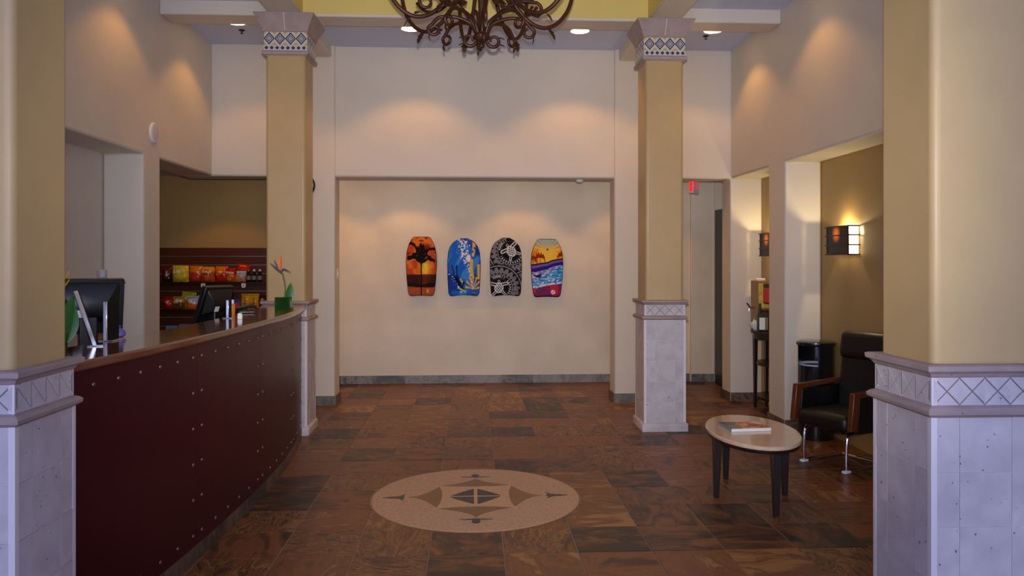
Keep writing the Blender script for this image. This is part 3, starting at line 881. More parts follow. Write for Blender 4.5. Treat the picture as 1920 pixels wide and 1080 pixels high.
def vase(loc, label, flower, s=1.0):
    t = thing('flower_vase', label, 'vase', loc, 0, 'green vases on the counter')
    w, h = 0.062 * s, 0.10 * s
    MB().box(-w, w, -w, w, 0, h).build('glass_vase', M_glassg, t, bevel=0.006)
    if flower:
        MB().tube(catmull([(0.0, 0, 0.05), (0.012, 0, 0.17), (-0.004, 0, 0.27), (-0.02, 0, 0.31)], 5), 0.006).build('stem', M_stem, t, smooth=True)
        MB().tube(catmull([(-0.02, 0, 0.305), (-0.06, 0, 0.335), (-0.115, 0, 0.385)], 4), [0.009, 0.009, 0.008, 0.008, 0.007, 0.006, 0.004, 0.003, 0.001]).build('bract', M_bract, t, smooth=True)
        MB().tube(catmull([(-0.02, 0, 0.305), (-0.005, 0, 0.33), (0.03, 0, 0.318), (0.06, 0, 0.30)], 3), [0.006, 0.007, 0.008, 0.008, 0.007, 0.006, 0.005, 0.003, 0.002, 0.001]).build('bract', M_bract, t, smooth=True)
        o = blade(0.125, 0.017, 0.0).build('petal', M_orange, t, (-0.035, 0, 0.325), smooth=True, rot=(0, R(4), 0))
        o = blade(0.095, 0.008, 0.0).build('petal', M_bract, t, (-0.045, 0.004, 0.325), smooth=True, rot=(0, R(-24), 0))
        blade(0.19, 0.038, 0.02).build('leaf', M_leafg, t, (0.035, 0, 0.03), smooth=True, rot=(0, R(8), R(25)))
    else:
        M_ypet = mat('yellow_petal', (232, 190, 40), 0.5)
        MB().tube(catmull([(0.02, 0, 0.05), (0.03, 0, 0.2), (0.02, 0, 0.32)], 5), 0.005).build('stem', M_stem, t, smooth=True)
        for k in range(7):
            blade(0.07, 0.022, 0.012).build('petal', M_ypet, t, (0.025, 0, 0.25 + 0.012 * k), smooth=True, rot=(R(50), 0, k * 2.1))
        blade(0.22, 0.04, 0.03).build('leaf', M_leafg, t, (0.055, 0, 0.03), smooth=True, rot=(0, R(6), R(-20)))
        blade(0.17, 0.035, 0.03).build('leaf', M_leafg, t, (0.045, 0.03, 0.03), smooth=True, rot=(0, R(14), R(40)))
vase((-1.56, 6.60, ZT), 'square green glass vase with an orange bird of paradise flower on the counter end', True)
vase((-1.872, 3.60, ZT), 'green vase with yellow flowers and leaves half hidden behind the near left column', False, 0.75)

b = thing('lotion_bottle', 'orange bottle with white cap on the counter by the far monitor', 'bottle', (-1.76, 5.85, ZT))
MB().lathe([(0.022, 0), (0.024, 0.004), (0.024, 0.075), (0.014, 0.085)], 18).build('bottle_body', mat('orange_plastic', (226, 130, 40), 0.3), b, smooth=True)
MB().lathe([(0.016, 0.085), (0.016, 0.11), (0.012, 0.113)], 16).build('cap', M_white, b)
b = thing('desk_phone', 'black telephone handset lying on the counter beside the orange bottle', 'telephone', (-1.72, 6.08, ZT), R(20))
MB().box(-0.06, 0.06, -0.05, 0.05, 0, 0.02).build('phone_base', M_black, b, bevel=0.006)
MB().tube(catmull([(-0.07, 0, 0.035), (-0.04, 0, 0.04), (0.03, 0, 0.052), (0.075, 0, 0.045)], 4), 0.014, 10).build('handset', M_black, b, smooth=True)
b = thing('card_box', 'small white card holder on the counter in front of the black telephone', 'card holder', (-1.585, 5.45, ZT), R(10))
MB().box(-0.016, 0.016, -0.01, 0.01, 0, 0.03).build('holder', M_white, b, bevel=0.003)
MB().box(-0.013, 0.013, -0.004, 0.004, 0.03, 0.04).build('cards', M_white, b)
b = thing('document_stand', 'upright brown wooden stand behind the near monitor', 'stand', (-2.285, 5.02, 0.76), R(-25))
MB().box(-0.10, 0.10, -0.05, 0.05, 0, 0.012).build('stand_base', M_wood_arm, b)
MB().box(-0.10, 0.10, -0.012, 0.012, 0.012, 0.70).build('stand_back', mat('light_brown_wood', (140, 92, 50), 0.5, var=0.15, scale=5), b)
MB().box(-0.10, 0.10, -0.06, 0.06, 0.70, 0.712).build('top_ledge', M_wood_arm, b)
b = thing('drinking_glass', 'clear drinking glass standing above the near monitor', 'glass', (-2.315, 5.035, 1.4725))
MB().lathe([(0.026, 0), (0.029, 0.075), (0.027, 0.075), (0.024, 0.006), (0.001, 0.006)], 18).build('glass_wall', mat('clear_glass', (235, 240, 240), 0.05, trans=0.9), b, smooth=True)
MB().lathe([(0.024, 0.007), (0.025, 0.03), (0.001, 0.03)], 18).build('water', mat('water', (220, 230, 235), 0.02, trans=0.95), b)
b = thing('carton', 'brown cardboard carton on the desk behind the near monitor', 'carton', (-2.36, 4.02, 0.76), R(15))
MB().box(-0.12, 0.12, -0.1, 0.1, 0, 0.42).build('carton_body', mat('cardboard', (150, 104, 62), 0.7), b)
MB().box(-0.12, 0.12, -0.1, -0.02, 0.42, 0.424).build('carton_flap', mat('cardboard', (150, 104, 62), 0.7), b)
b = thing('purple_pouch', 'small purple pouch on the counter beside the near upright sign', 'pouch', (-1.83, 4.16, ZT), R(30))
MB().lathe([(0.02, 0), (0.036, 0.012), (0.034, 0.03), (0.012, 0.052), (0.016, 0.062)], 12).build('pouch_body', mat('purple_cloth', (110, 92, 170), 0.6), b, smooth=True)
MB().lathe([(0.012, 0.050), (0.015, 0.053), (0.012, 0.056)], 12).build('tie', M_black, b)

# ------------------------------------------------------------------ snack shelves
SX0, SX1 = -4.35, -2.27
ZS = 1.775; PS = 0.1125
sh = thing('slatwall_shelf', 'mahogany slat wall with metal strips and snack shelves', 'shelf', (0, YB, 0))
k = 0; z = ZS
while z > 0.1:
    MB().box(SX0, SX1, -0.022, -0.001, z - PS + 0.008, z).build('slat', M_slat, sh, bevel=0.002)
    MB().box(SX0, SX1, -0.020, -0.002, z - PS, z - PS + 0.008).build('metal_strip', M_alu, sh)
    z -= PS; k += 1
SH = [1.335, 0.985, 0.64]
M_tag = mat('white_tag', (238, 238, 236), 0.4)
for zi in SH:
    p = MB().box(SX0, SX1, -0.30, -0.022, zi - 0.018, zi).build('shelf_board', M_slat, sh, bevel=0.003)
    MB().box(SX0, SX1, -0.304, -0.30, zi - 0.04, zi + 0.004).build('shelf_lip', M_espresso, p)
    for x in (-3.37, -2.87):
        MB().prism([(x - 0.026, zi - 0.012), (x + 0.026, zi - 0.012), (x + 0.026, zi - 0.055), (x, zi - 0.072), (x - 0.026, zi - 0.055)], 1, -0.309, -0.305).build('price_tag', M_tag, p)
        MB().box(x - 0.004, x + 0.004, -0.3098, -0.309, zi - 0.058, zi - 0.024).build('price_print', M_black, p)

M_foil = paint_mat('printed_foil', 0.22)
M_ink = mat('white_ink', (240, 236, 228), 0.4)
M_ink2 = mat('brown_ink', (60, 32, 18), 0.4)
def bag(x, zf, w, h, c_top, c_bot, patch, label, y=-0.17, txt=None, tsize=0.05, trot=0, tmat=None, tilt=0.0, split=0.5, depth=0.05):
    t = thing('snack_bag', label, 'snack bag', (x, YB + y, zf + 0.001), 0, 'snack bags on the shelves')
    t.rotation_euler = (0, tilt, 0)
    sd = random.random() * 50
    def pos(u, v, sgn):
        s = 2 * u - 1; q = 2 * v - 1
        prof = np.clip((1 - np.abs(s) ** 2.6), 0, 1) * np.clip((1 - np.abs(q) ** 3.0), 0, 1)
        d = depth * prof ** 0.6 * (1 + 0.22 * (vnoise(u * 5, v * 6, sd) - 0.5) * 2)
        wob = 0.012 * (vnoise(v * 5, u * 0, sd + 3) - 0.5) * np.abs(s)
        return (s * w / 2 * (1 - 0.07 * np.abs(q) ** 4 + 0.0) + wob, -sgn * d, v * h + 0.004 * np.sin(u * 14) * (np.abs(q) > 0.93))
    def col(u, v):
        c = np.tile(np.array(c_bot, float), (len(u), 1))
        e = split + 0.10 * np.sin(u * 5 + sd) + 0.06 * (vnoise(u * 6, v * 6, sd) - 0.5)
        c = mixc(c, c_top, (v - e) * 14)
        if patch is not None:
            pc, px, pz, pr_ = patch
            d = np.hypot((u - px) * w / h * 1.0, v - pz)
            c = mixc(c, pc, (pr_ - d + 0.08 * (vnoise(u * 9, v * 9, sd + 9) - 0.5)) * 22)
        c = c * (0.9 + 0.2 * vnoise(u * 12, v * 12, sd + 5))[:, None]
        return c
    v1, f1, c1 = painted_grid(15, 19, lambda u, v: pos(u, v, 1), col)
    v2, f2, c2 = painted_grid(15, 19, lambda u, v: pos(u, v, -1), col)
    painted_obj('bag_body', np.concatenate([v1, v2]), np.concatenate([f1, f2[:, ::-1] + len(v1)]), np.concatenate([c1, c2]), M_foil, t)
    MB().box(-w * 0.46, w * 0.46, -0.0025, 0.0025, h - 0.012, h + 0.006).build('crimped_seal', mat('seal_%d_%d_%d' % tuple(c_top), c_top, 0.3), t)
    if txt:
        text_part(txt, tsize, tmat or M_ink, t, (0, -depth * 1.22 - 0.001, h * 0.70 if not trot else h * 0.48), (R(90), trot, 0), 'brand_lettering', shear=0.15, bold=0.001)
    return t
Y_, O_, R_, DR, W_, BR = (222, 196, 38), (224, 120, 24), (190, 36, 20), (110, 20, 18), (196, 196, 204), (120, 84, 40)
z1, z2, z3 = SH
bag(-3.86, z1, 0.13, 0.19, (96, 36, 20), (60, 30, 26), ((200, 190, 180), 0.6, 0.5, 0.12), 'dark brown snack bag at the left end of the upper shelf')
bag(-3.685, z1, 0.205, 0.205, Y_, (196, 178, 44), ((200, 160, 90), 0.35, 0.2, 0.16), 'large bright yellow chip bag on the upper shelf', txt="Lay's", tsize=0.075, y=-0.2, split=0.35)
bag(-3.512, z1, 0.17, 0.20, (226, 128, 30), (178, 50, 36), ((196, 60, 80), 0.6, 0.25, 0.2), 'orange snack bag with crimson lower half beside the yellow chip bag', y=-0.15)
bag(-3.345, z1, 0.17, 0.19, (232, 160, 40), (196, 74, 30), ((214, 110, 40), 0.5, 0.3, 0.2), 'amber and rust snack bag with white lettering, upper shelf', txt='Fritos', tsize=0.05, y=-0.2, split=0.72)
bag(-3.185, z1, 0.165, 0.195, (232, 112, 20), (190, 40, 24), ((236, 190, 90), 0.45, 0.68, 0.12), 'orange snack bag with yellow emblem and red base, upper shelf', y=-0.16)
bag(-3.055, z1, 0.13, 0.175, (180, 30, 20), (214, 84, 24), ((230, 130, 40), 0.4, 0.3, 0.2), 'red to orange snack bag with white lettering left of the white pouch', txt='Fritos', tsize=0.042, y=-0.2, split=0.6)
bag(-2.955, z1, 0.17, 0.225, R_, DR, None, 'crimson snack bag standing behind the white pouch', y=-0.09, tilt=0.12)
bag(-2.925, z1, 0.125, 0.135, (186, 192, 204), (214, 140, 100), ((120, 126, 140), 0.5, 0.72, 0.14), 'small white and peach snack pouch on the upper shelf', y=-0.22, split=0.52)
M_dgl = mat('dark_bottle', (20, 26, 20), 0.15)
for i, (x, yy, cap, lab) in enumerate([(-2.835, -0.2, (70, 130, 40), 'dark bottle with green cap beside the white pouch'), (-2.765, -0.21, (230, 230, 230), 'dark bottle with white cap on the upper shelf'), (-2.695, -0.2, (210, 214, 220), 'dark bottle with pale cap at the right end of the upper shelf')]):
    t = thing('drink_bottle', lab, 'bottle', (x, YB + yy, z1 + 0.001), 0, 'small dark bottles')
    MB().lathe([(0.026, 0), (0.030, 0.006), (0.030, 0.095), (0.014, 0.125), (0.013, 0.14)], 16).build('bottle_body', M_dgl, t, smooth=True)
    MB().lathe([(0.016, 0.138), (0.016, 0.16), (0.013, 0.163)], 14).build('cap', mat('cap_%d' % i, cap, 0.35), t)
    MB().lathe([(0.0305, 0.03), (0.0305, 0.08)], 16, caps=False).build('paper_label', mat('grey_label', (120, 118, 112), 0.5), t)
bag(-3.83, z2, 0.13, 0.16, (190, 40, 26), (150, 30, 26), ((230, 220, 210), 0.5, 0.62, 0.12), 'red snack bag at the left end of the lower shelf', y=-0.2)
bag(-3.63, z2, 0.19, 0.215, (212, 196, 44), (180, 150, 40), None, 'yellow chip bag peeking out behind others on the lower shelf', y=-0.09, txt="Lay's", tsize=0.06, tilt=0.06)
bag(-3.70, z2, 0.15, 0.165, (198, 156, 50), (104, 66, 34), ((206, 212, 226), 0.45, 0.7, 0.17), 'brown and gold snack bag with pale oval emblem, lower shelf', y=-0.22)
bag(-3.53, z2, 0.15, 0.165, (204, 208, 220), (220, 96, 30), ((234, 230, 226), 0.4, 0.62, 0.14), 'white and orange snack bag, left one of the pair on the lower shelf', y=-0.21)
bag(-3.41, z2, 0.16, 0.175, (198, 204, 220), (222, 104, 34), None, 'white and orange snack bag, right one of the pair on the lower shelf', y=-0.17)
bag(-2.87, z2, 0.125, 0.195, (236, 166, 28), (226, 148, 24), None, 'deep yellow candy bag with upright brown lettering, left one', y=-0.2, txt="m&m's", tsize=0.045, trot=R(-90), tmat=M_ink2)
bag(-2.765, z2, 0.125, 0.195, (238, 170, 30), (228, 150, 24), None, 'deep yellow candy bag with upright brown lettering, right one', y=-0.19, txt="m&m's", tsize=0.045, trot=R(-90), tmat=M_ink2)
bag(-2.655, z2, 0.11, 0.18, (70, 36, 26), (56, 30, 24), ((190, 60, 50), 0.5, 0.75, 0.12), 'dark brown candy bag with white lettering at the right end', y=-0.2, txt="m&m's", tsize=0.04, trot=R(-90))
def carton(name, x, zf, w, h, col, col2, label, y=-0.2):
    t = thing(name, label, 'box', (x, YB + y, zf + 0.001), 0, 'boxes on the snack shelves')
    MB().box(-w / 2, w / 2, -0.05, 0.05, 0, h).build('box_body', mat('box_%d_%d_%d' % tuple(col), col, 0.4), t, bevel=0.002)
    MB().box(-w / 2 + 0.01, w / 2 - 0.01, -0.052, -0.0502, h * 0.25, h * 0.7).build('box_print', mat('box_%d_%d_%d' % tuple(col2), col2, 0.4), t)
carton('snack_box', -2.985, z2, 0.12, 0.125, (40, 62, 150), (190, 50, 60), 'blue snack box beside the yellow candy bags')
carton('snack_box', -3.78, z3, 0.14, 0.15, (84, 150, 210), (220, 230, 236), 'light blue snack box on the lowest visible shelf')
carton('snack_box', -3.60, z3, 0.18, 0.17, (120, 108, 160), (200, 200, 210), 'purple and white snack box on the lowest visible shelf')
carton('snack_box', -3.38, z3, 0.16, 0.14, (214, 170, 60), (200, 60, 40), 'yellow snack box on the lowest visible shelf')

# ------------------------------------------------------------------ bodyboards on the passage wall
M_print = paint_mat('bodyboard_print', 0.7, 0.08)
M_rim = mat('black_foam_rim', (26, 24, 26), 0.5)
def board(x0, x1, z0, z1, shape, fcol, label, leash=None):
    w, h = x1 - x0, z1 - z0
    t = thing('bodyboard', label, 'bodyboard', ((x0 + x1) / 2, YB - 0.012, z0), 0, 'bodyboards on the passage wall')
    def half(v):
        if shape == 'flat':      # straight nose, widest a little above the middle
            a = np.interp(v, [0, 0.06, 0.3, 0.58, 0.75, 0.88, 0.965, 1.0], [0.80, 0.86, 0.95, 1.0, 0.95, 0.82, 0.66, 0.58])
        else:                    # round nose
            a = np.interp(v, [0, 0.05, 0.3, 0.6, 0.76, 0.86, 0.93, 0.97, 1.0], [0.86, 0.93, 0.98, 1.0, 0.95, 0.84, 0.68, 0.52, 0.30])
        return a
    def pos(u, v):
        s = 2 * u - 1
        tail = ((0.012 if shape == 'flat' else 0.026) * (1 - np.abs(s) ** 2) + 0.022 * np.abs(s) ** 9) * np.clip(1 - v * 3.0, 0, 1) - 0.012 * np.abs(s) ** 8 * np.clip(v * 5 - 4, 0, 1)
        e = np.maximum(np.abs(s), np.abs(2 * v - 1))
        y = -0.045 - 0.010 * (1 - np.clip((e - 0.88) / 0.12, 0, 1) ** 2)
        return (s * half(v) * w / 2, y, v * h + tail)
    def col(u, v):
        c = fcol(u, v, (2 * u - 1) * half(v), v)
        e = np.minimum(np.minimum(u, 1 - u) * w, np.minimum(v, 1 - v) * h)
        return mixc(c, (24, 22, 26), (0.006 - e) * 400)
    nu, nv = 96, 176
    vs, fs, cc = painted_grid(nu, nv, pos, col)
    painted_obj('printed_deck', vs, fs, cc, M_print, t)
    idx = np.arange(nu * nv).reshape(nv, nu)
    loop = list(idx[0, :]) + list(idx[1:, -1]) + list(idx[-1, -2::-1]) + list(idx[-2:0:-1, 0])
    loop = loop[::3]
    front = [tuple(vs[i]) for i in loop]; mid = [(p[0] * 1.008, -0.028, (p[2] - h / 2) * 1.004 + h / 2) for p in front]; back = [(p[0] * 0.97, 0.0, (p[2] - h / 2) * 0.985 + h / 2) for p in front]
    n = len(loop); b = MB()
    b.add(front + mid + back, [(k, (k + 1) % n, n + (k + 1) % n, n + k) for k in range(n)] + [(n + k, n + (k + 1) % n, 2 * n + (k + 1) % n, 2 * n + k) for k in range(n)] + [tuple(2 * n + k for k in range(n))])
    b.build('foam_rail', M_rim, t, smooth=True)
    if leash:
        MB().lathe([(0.013, 0), (0.013, 0.006), (0.006, 0.008)], 14).build('leash_plug', M_black, t, (leash[0] * w / 2, -0.054, leash[1] * h), rot=(R(90), 0, 0))
    return t, w, h

def sunset(u, v, s, t):
    n = vnoise(u * 7, v * 14, 1)
    c = np.tile(np.array((196, 74, 34), float), (len(u), 1))
    c = mixc(c, (224, 120, 44), (n - 0.45) * 3)
    sun = np.hypot((s - 0.25) * 0.5, (t - 0.47))
    c = mixc(c, (240, 160, 40), (0.30 - sun) * 5 * (t > 0.36))
    c = mixc(c, (252, 214, 70), (0.13 - sun) * 14 * (t > 0.36))
    c = mixc(c, (120, 44, 26), (vnoise(u * 4, v * 30, 4) - 0.62) * 6 * (t > 0.7))
    # sea, dark bank, wet sand
    c = mixc(c, (150, 62, 32), (t < 0.375) * 0.8)
    c = mixc(c, (60, 26, 22), ((t < 0.37) & (t > 0.16)) * np.clip(0.70 + np.abs(s - 0.25) * 0.9 - 0.35 * vnoise(u * 3, v * 60, 15), 0, 0.95))
    c = mixc(c, (34, 22, 24), ((t < 0.215 + 0.02 * np.sin(u * 9)) & (t > 0.145 + 0.02 * np.sin(u * 6 + 1))) * 0.95)
    c = mixc(c, (186, 92, 60), (t < 0.145) * (0.5 + 0.5 * vnoise(u * 5, v * 30, 6)))
    c = mixc(c, (236, 180, 60), (0.05 - np.hypot((s - 0.42) * 0.5, t - 0.085)) * 30)
    dk = (26, 14, 14)
    # palm
    d = cap_d(s * 0.5, t, 0.0, 0.0, 0.0, 0.57); c = mixc(c, dk, (0.019 - d) * 300)
    for ax, az, w_ in [(-0.16, 0.80, 0.035), (-0.02, 0.86, 0.045), (0.07, 0.84, 0.04), (0.17, 0.76, 0.04), (-0.26, 0.70, 0.035), (-0.40, 0.90, 0.03), (-0.42, 0.64, 0.04), (0.30, 0.66, 0.03), (0.42, 0.60, 0.035), (0.10, 0.46, 0.010), (0.12, 0.40, 0.012), (0.45, 0.80, 0.03)]:
        mx, mz = ax * 0.55, 0.57 + (az - 0.57) * 0.75 + 0.05
        fz = vnoise(u * 40, v * 60, 8) * 0.022
        for (p, q) in (((0, 0.57), (mx, mz)), ((mx, mz), (ax, az))):
            d = cap_d(s * 0.5, t, p[0], p[1], q[0], q[1]); c = mixc(c, dk, (w_ * 1.25 - fz - d) * 120)
    return c
def dive(u, v, s, t):
    c = np.tile(np.array((34, 104, 206), float), (len(u), 1))
    c = mixc(c, (24, 66, 160), (vnoise(u * 4 + v * 3, v * 6, 2) - 0.5) * 5)
    c = mixc(c, (70, 140, 226), (vnoise(u * 6 - v * 5, v * 5, 12) - 0.62) * 6)
    # spray band running from the nose down to the right
    cx = np.interp(t, [0, 0.3, 0.5, 0.7, 1.0], [0.62, 0.42, 0.25, 0.0, -0.1])
    band = np.interp(t, [0, 0.25, 0.6, 0.8, 1.0], [0.04, 0.12, 0.30, 0.52, 0.62])
    k = (vnoise(u * 30, v * 52, 3) - 0.42 - 0.5 * np.abs(s - cx) / band)
    c = mixc(c, (232, 232, 238), k * 8 + 0.3 * (np.abs(s - cx) < band * 0.4))
    c = mixc(c, (244, 240, 242), (0.085 - np.hypot((s - 0.28) * 0.5, (t - 0.66))) * 30)
    k = vnoise(u * 34, v * 60, 33) - 0.72 - 0.6 * np.abs((s + 0.55) - (0.3 - t) * 1.4)
    c = mixc(c, (226, 230, 240), k * 14 * (t < 0.4))
    # yellow ray column and burst at the lower right
    yl = (242, 188, 52)
    c = mixc(c, yl, (0.12 - np.abs(s - 0.52 - 0.08 * np.sin(t * 9))) * 20 * (t > 0.32) * (vnoise(u * 14, v * 18, 5) > 0.32))
    c = mixc(c, yl, (0.10 - np.abs(s - 0.88)) * 20 * ((t > 0.3) & (t < 0.56)))
    ang = np.arctan2(t - 0.13, (s - 0.55) * 0.5); rr = np.hypot((s - 0.55) * 0.5, t - 0.13)
    c = mixc(c, yl, ((np.sin(ang * 13) > 0.1) & (rr < 0.24) & (t > 0.13)) * 0.95)
    c = mixc(c, yl, (0.05 - rr) * 60 * (t > 0.12))
    # diver
    dk = (16, 22, 34)
    for (ax, az, bx, bz, w_) in [(-0.36, 0.52, -0.25, 0.32, 0.014), (-0.22, 0.50, -0.20, 0.32, 0.016), (-0.25, 0.32, -0.12, 0.20, 0.034), (-0.20, 0.32, -0.12, 0.22, 0.024), (-0.12, 0.20, 0.02, 0.08, 0.020), (-0.05, 0.17, 0.0, 0.24, 0.02), (-0.215, 0.53, -0.225, 0.49, 0.02), (-0.37, 0.54, -0.355, 0.50, 0.012)]:
        c = mixc(c, dk, (w_ - cap_d(s * 0.5, t, ax, az, bx, bz)) * 200)
    c = mixc(c, (238, 180, 50), (0.022 - cap_d(s * 0.5, t, -0.11, 0.30, -0.05, 0.25)) * 200)
    c = mixc(c, (206, 206, 50), (0.018 - cap_d(s * 0.5, t, -0.12, 0.12, 0.05, 0.07)) * 200)
    c = mixc(c, (60, 66, 80), (0.04 - np.maximum(np.abs(s - 0.6) * 0.25, np.abs(t - 0.06))) * 100 * (t < 0.09))
    c = mixc(c, (150, 150, 156), ((np.abs(s - 0.6) < 0.12) & (np.abs(t - 0.06) < 0.012)) * 0.8)
    return c
def tribal(u, v, s, t):
    x = s * 0.5 * 0.55; y = t          # keep circles round
    g = np.array((128, 124, 130), float); c = np.tile(g, (len(u), 1)); dk = (22, 22, 26); lt = (224, 222, 222)
    def ring(c, cx, cy, r0, r1, col):
        d = np.hypot(x - cx, y - cy); return mixc(c, col, ((d > r0) & (d < r1)) * 1.0)
    def dots(c, cx, cy, r, wd, n_, col, duty=0.2):
        d = np.hypot(x - cx, y - cy); a = np.arctan2(y - cy, x - cx); return mixc(c, col, ((np.abs(d - r) < wd) & (np.sin(a * n_) > duty)) * 1.0)
    def teeth(c, cx, cy, r, hgt, n_, col, inward=1):
        d = np.hypot(x - cx, y - cy); a = np.arctan2(y - cy, x - cx); tri = np.abs(((a * n_ / (2 * PI)) % 1) - 0.5) * 2
        q = (d - r) * inward; return mixc(c, col, ((q > 0) & (q < hgt * (1 - tri * 1.6))) * 1.0)
    for (cx, cy) in ((0.09, 0.775), (-0.12, 0.145)):
        d = np.hypot(x - cx, y - cy)
        c = mixc(c, g, (d < 0.40) * 1.0)
        c = ring(c, cx, cy, 0.355, 0.375, dk); c = ring(c, cx, cy, 0.375, 0.387, (180, 178, 182)); c = ring(c, cx, cy, 0.387, 0.410, dk)
        c = teeth(c, cx, cy, 0.355, 0.06, 22, dk, -1)
        c = teeth(c, cx, cy, 0.245, 0.035, 26, dk, 1)
        c = mixc(c, dk, (d < 0.245) * 1.0)
        c = dots(c, cx, cy, 0.232, 0.006, 56, lt); c = np.where(((y - cy) * 0.8 - (x - cx) * 0.6 < 0.03)[:, None], dots(c, cx, cy, 0.195, 0.016, 30, lt, 0.35), c)
        c = ring(c, cx, cy, 0.165, 0.172, g * 0.6)
        # turtle
        r1 = 0.6 if cy > 0.5 else 0.0
        X = (x - cx) * math.cos(r1) + (y - cy) * math.sin(r1); Y = -(x - cx) * math.sin(r1) + (y - cy) * math.cos(r1)
        sh_ = np.hypot(X / 0.078, Y / 0.098)
        c = mixc(c, lt, (sh_ < 1) * 1.0); c = mixc(c, dk, ((sh_ < 0.82) & (np.sin(X * 150) * np.sin(Y * 120) > 0.1)) * 1.0)
        for sx in (-1, 1):
            for (ax, ay, bx, by, w_) in ((0.06, 0.06, 0.135, 0.075, 0.030), (0.055, -0.07, 0.095, -0.115, 0.022)):
                dd = cap_d(X, Y, sx * ax, ay, sx * bx, by); c = mixc(c, lt, (dd < w_) * 1.0); c = mixc(c, dk, (dd < w_ * 0.45) * 1.0)
        dd = np.hypot(X, Y - 0.118); c = mixc(c, (150, 148, 150), (dd < 0.026) * 1.0); c = mixc(c, dk, (dd < 0.010) * 1.0)
    far = (np.hypot(x - 0.09, y - 0.775) > 0.405) & (np.hypot(x + 0.12, y - 0.145) > 0.405)
    c = mixc(c, dk, (far & (np.sin(x * 170) > 0.55) & (np.sin(y * 110) > 0.0)) * 1.0)
    c = mixc(c, dk, ((x > 0.13) & (y < 0.36) & (np.hypot(x + 0.12, y - 0.145) > 0.30) & (np.sin(x * 240) > 0.2) & (np.sin(y * 160) > -0.2)) * 1.0)
    c = mixc(c, (126, 124, 130), ((np.abs(s - 0.55) < 0.2) & (np.abs(t - 0.08) < 0.04)) * 1.0)
    c = mixc(c, (60, 60, 66), ((np.abs(s - 0.55) < 0.15) & (np.abs(t - 0.08) < 0.010)) * 1.0)
    return c
def waves(u, v, s, t):
    c = np.tile(np.array((250, 196, 50), float), (len(u), 1))
    ang = np.arctan2(t - 0.80, s * 0.5); rr = np.hypot(s * 0.5, t - 0.80)
    c = mixc(c, (236, 150, 50), (np.abs(s) - 0.3) * 1.3)
    c = mixc(c, (140, 166, 186), (t - 0.80) * 8 - np.abs(s) * 0.4)
    c = mixc(c, (250, 226, 130), (np.sin(ang * 26) > 0.25) * np.clip(0.75 - rr * 0.9, 0, 1))
    c = mixc(c, (236, 110, 40), ((vnoise(u * 9, v * 12, 2) > 0.5) & (s < -0.55) & (t < 0.84)) * 0.75)
    for (px, pz, sz) in ((-0.22, 0.70, 0.13), (0.47, 0.72, 0.14), (-0.43, 0.68, 0.08)):
        col = (150, 50, 20)
        for a in np.linspace(0.1, PI - 0.1, 6):
            e = (px + math.cos(a) * sz, pz + math.sin(a) * sz * 0.55 - 0.02)
            c = mixc(c, col, (0.016 + 0.012 * vnoise(u * 30, v * 40, 4) - cap_d(s * 0.5, t, px, pz, *e)) * 120)
            e2 = (e[0] * 1.0 + math.cos(a) * 0.02, e[1] - 0.06)
            c = mixc(c, col, (0.012 + 0.012 * vnoise(u * 30, v * 40, 7) - cap_d(s * 0.5, t, *e, *e2)) * 120)
        c = mixc(c, col, (0.012 - cap_d(s * 0.5, t, px, pz, px + 0.01, pz - 0.14)) * 150)
    base = 0.58 + 0.055 * s                       # sloping bands below
    wob = 0.02 * (vnoise(u * 6, v * 3, 9) - 0.5)
    c = mixc(c, (30, 14, 40), (t < base + 0.035 + wob) * 1.0)
    c = mixc(c, (120, 92, 180), (t < base + 0.012 + wob) * 1.0)
    c = mixc(c, (56, 30, 120), (t < base - 0.03 + wob + 0.01 * s) * 1.0)
    w2 = t - (base - 0.09 + 0.02 * s + wob * 2)
    c = mixc(c, (120, 130, 200), (w2 < 0) * 1.0)
    c = mixc(c, (220, 220, 236), ((w2 < 0) & (vnoise(u * 12 + v * 20, v * 50, 3) > 0.5)) * 0.8)
    c = mixc(c, (22, 24, 50), ((w2 < -0.05) & (w2 > -0.11) & (vnoise(u * 5, v * 10, 13) > 0.35)) * 0.9)
    w3 = t - (base - 0.17 + 0.10 * s + wob)
    c = mixc(c, (36, 130, 206), (w3 < 0) * 1.0)
    c = mixc(c, (96, 180, 226), ((w3 < 0) & (vnoise(u * 8 - v * 10, v * 30, 21) > 0.55)) * 0.8)
    c = mixc(c, (226, 232, 240), ((w3 < 0) & (vnoise(u * 14 - v * 20, v * 50, 23) > 0.70)) * 0.9)
    w4 = t - (0.20 + 0.055 * s + wob)
    c = mixc(c, (226, 226, 238), ((w4 < 0.03) & (w4 > -0.01)) * (vnoise(u * 20, v * 30, 2) > 0.3))
    c = mixc(c, (150, 36, 90), (w4 < -0.005) * 1.0)
    c = mixc(c, (96, 40, 140), ((w4 < -0.005) & (vnoise(u * 5, v * 9, 31) > 0.55)) * 0.9)
    c = mixc(c, (206, 50, 60), ((w4 < -0.005) & (vnoise(u * 4 + 3, v * 9, 37) > 0.66)) * 0.9)
    c = mixc(c, (80, 70, 90), ((np.abs(s + 0.40) < 0.30) & (np.abs(t - 0.105) < 0.025)) * 1.0)
    d = np.hypot((s - 0.36) * 0.5 * 0.55, t - 0.085)
    c = mixc(c, (240, 236, 240), (d < 0.036) * 1.0)
    c = mixc(c, (170, 60, 110), ((d < 0.028) & (np.abs((t - 0.085) - (s - 0.36) * 0.2) < 0.008)) * 1.0)
    c = mixc(c, (30, 16, 40), (t < 0.02) * 0.8)
    return c
board(-0.861, -0.459, 1.14, 1.92, 'flat', sunset, 'bodyboard printed with a dark palm before an orange sunset')
board(-0.322, 0.112, 1.132, 1.902, 'round', dive, 'blue bodyboard printed with a diver, spray and yellow rays', (0.02, 0.78))
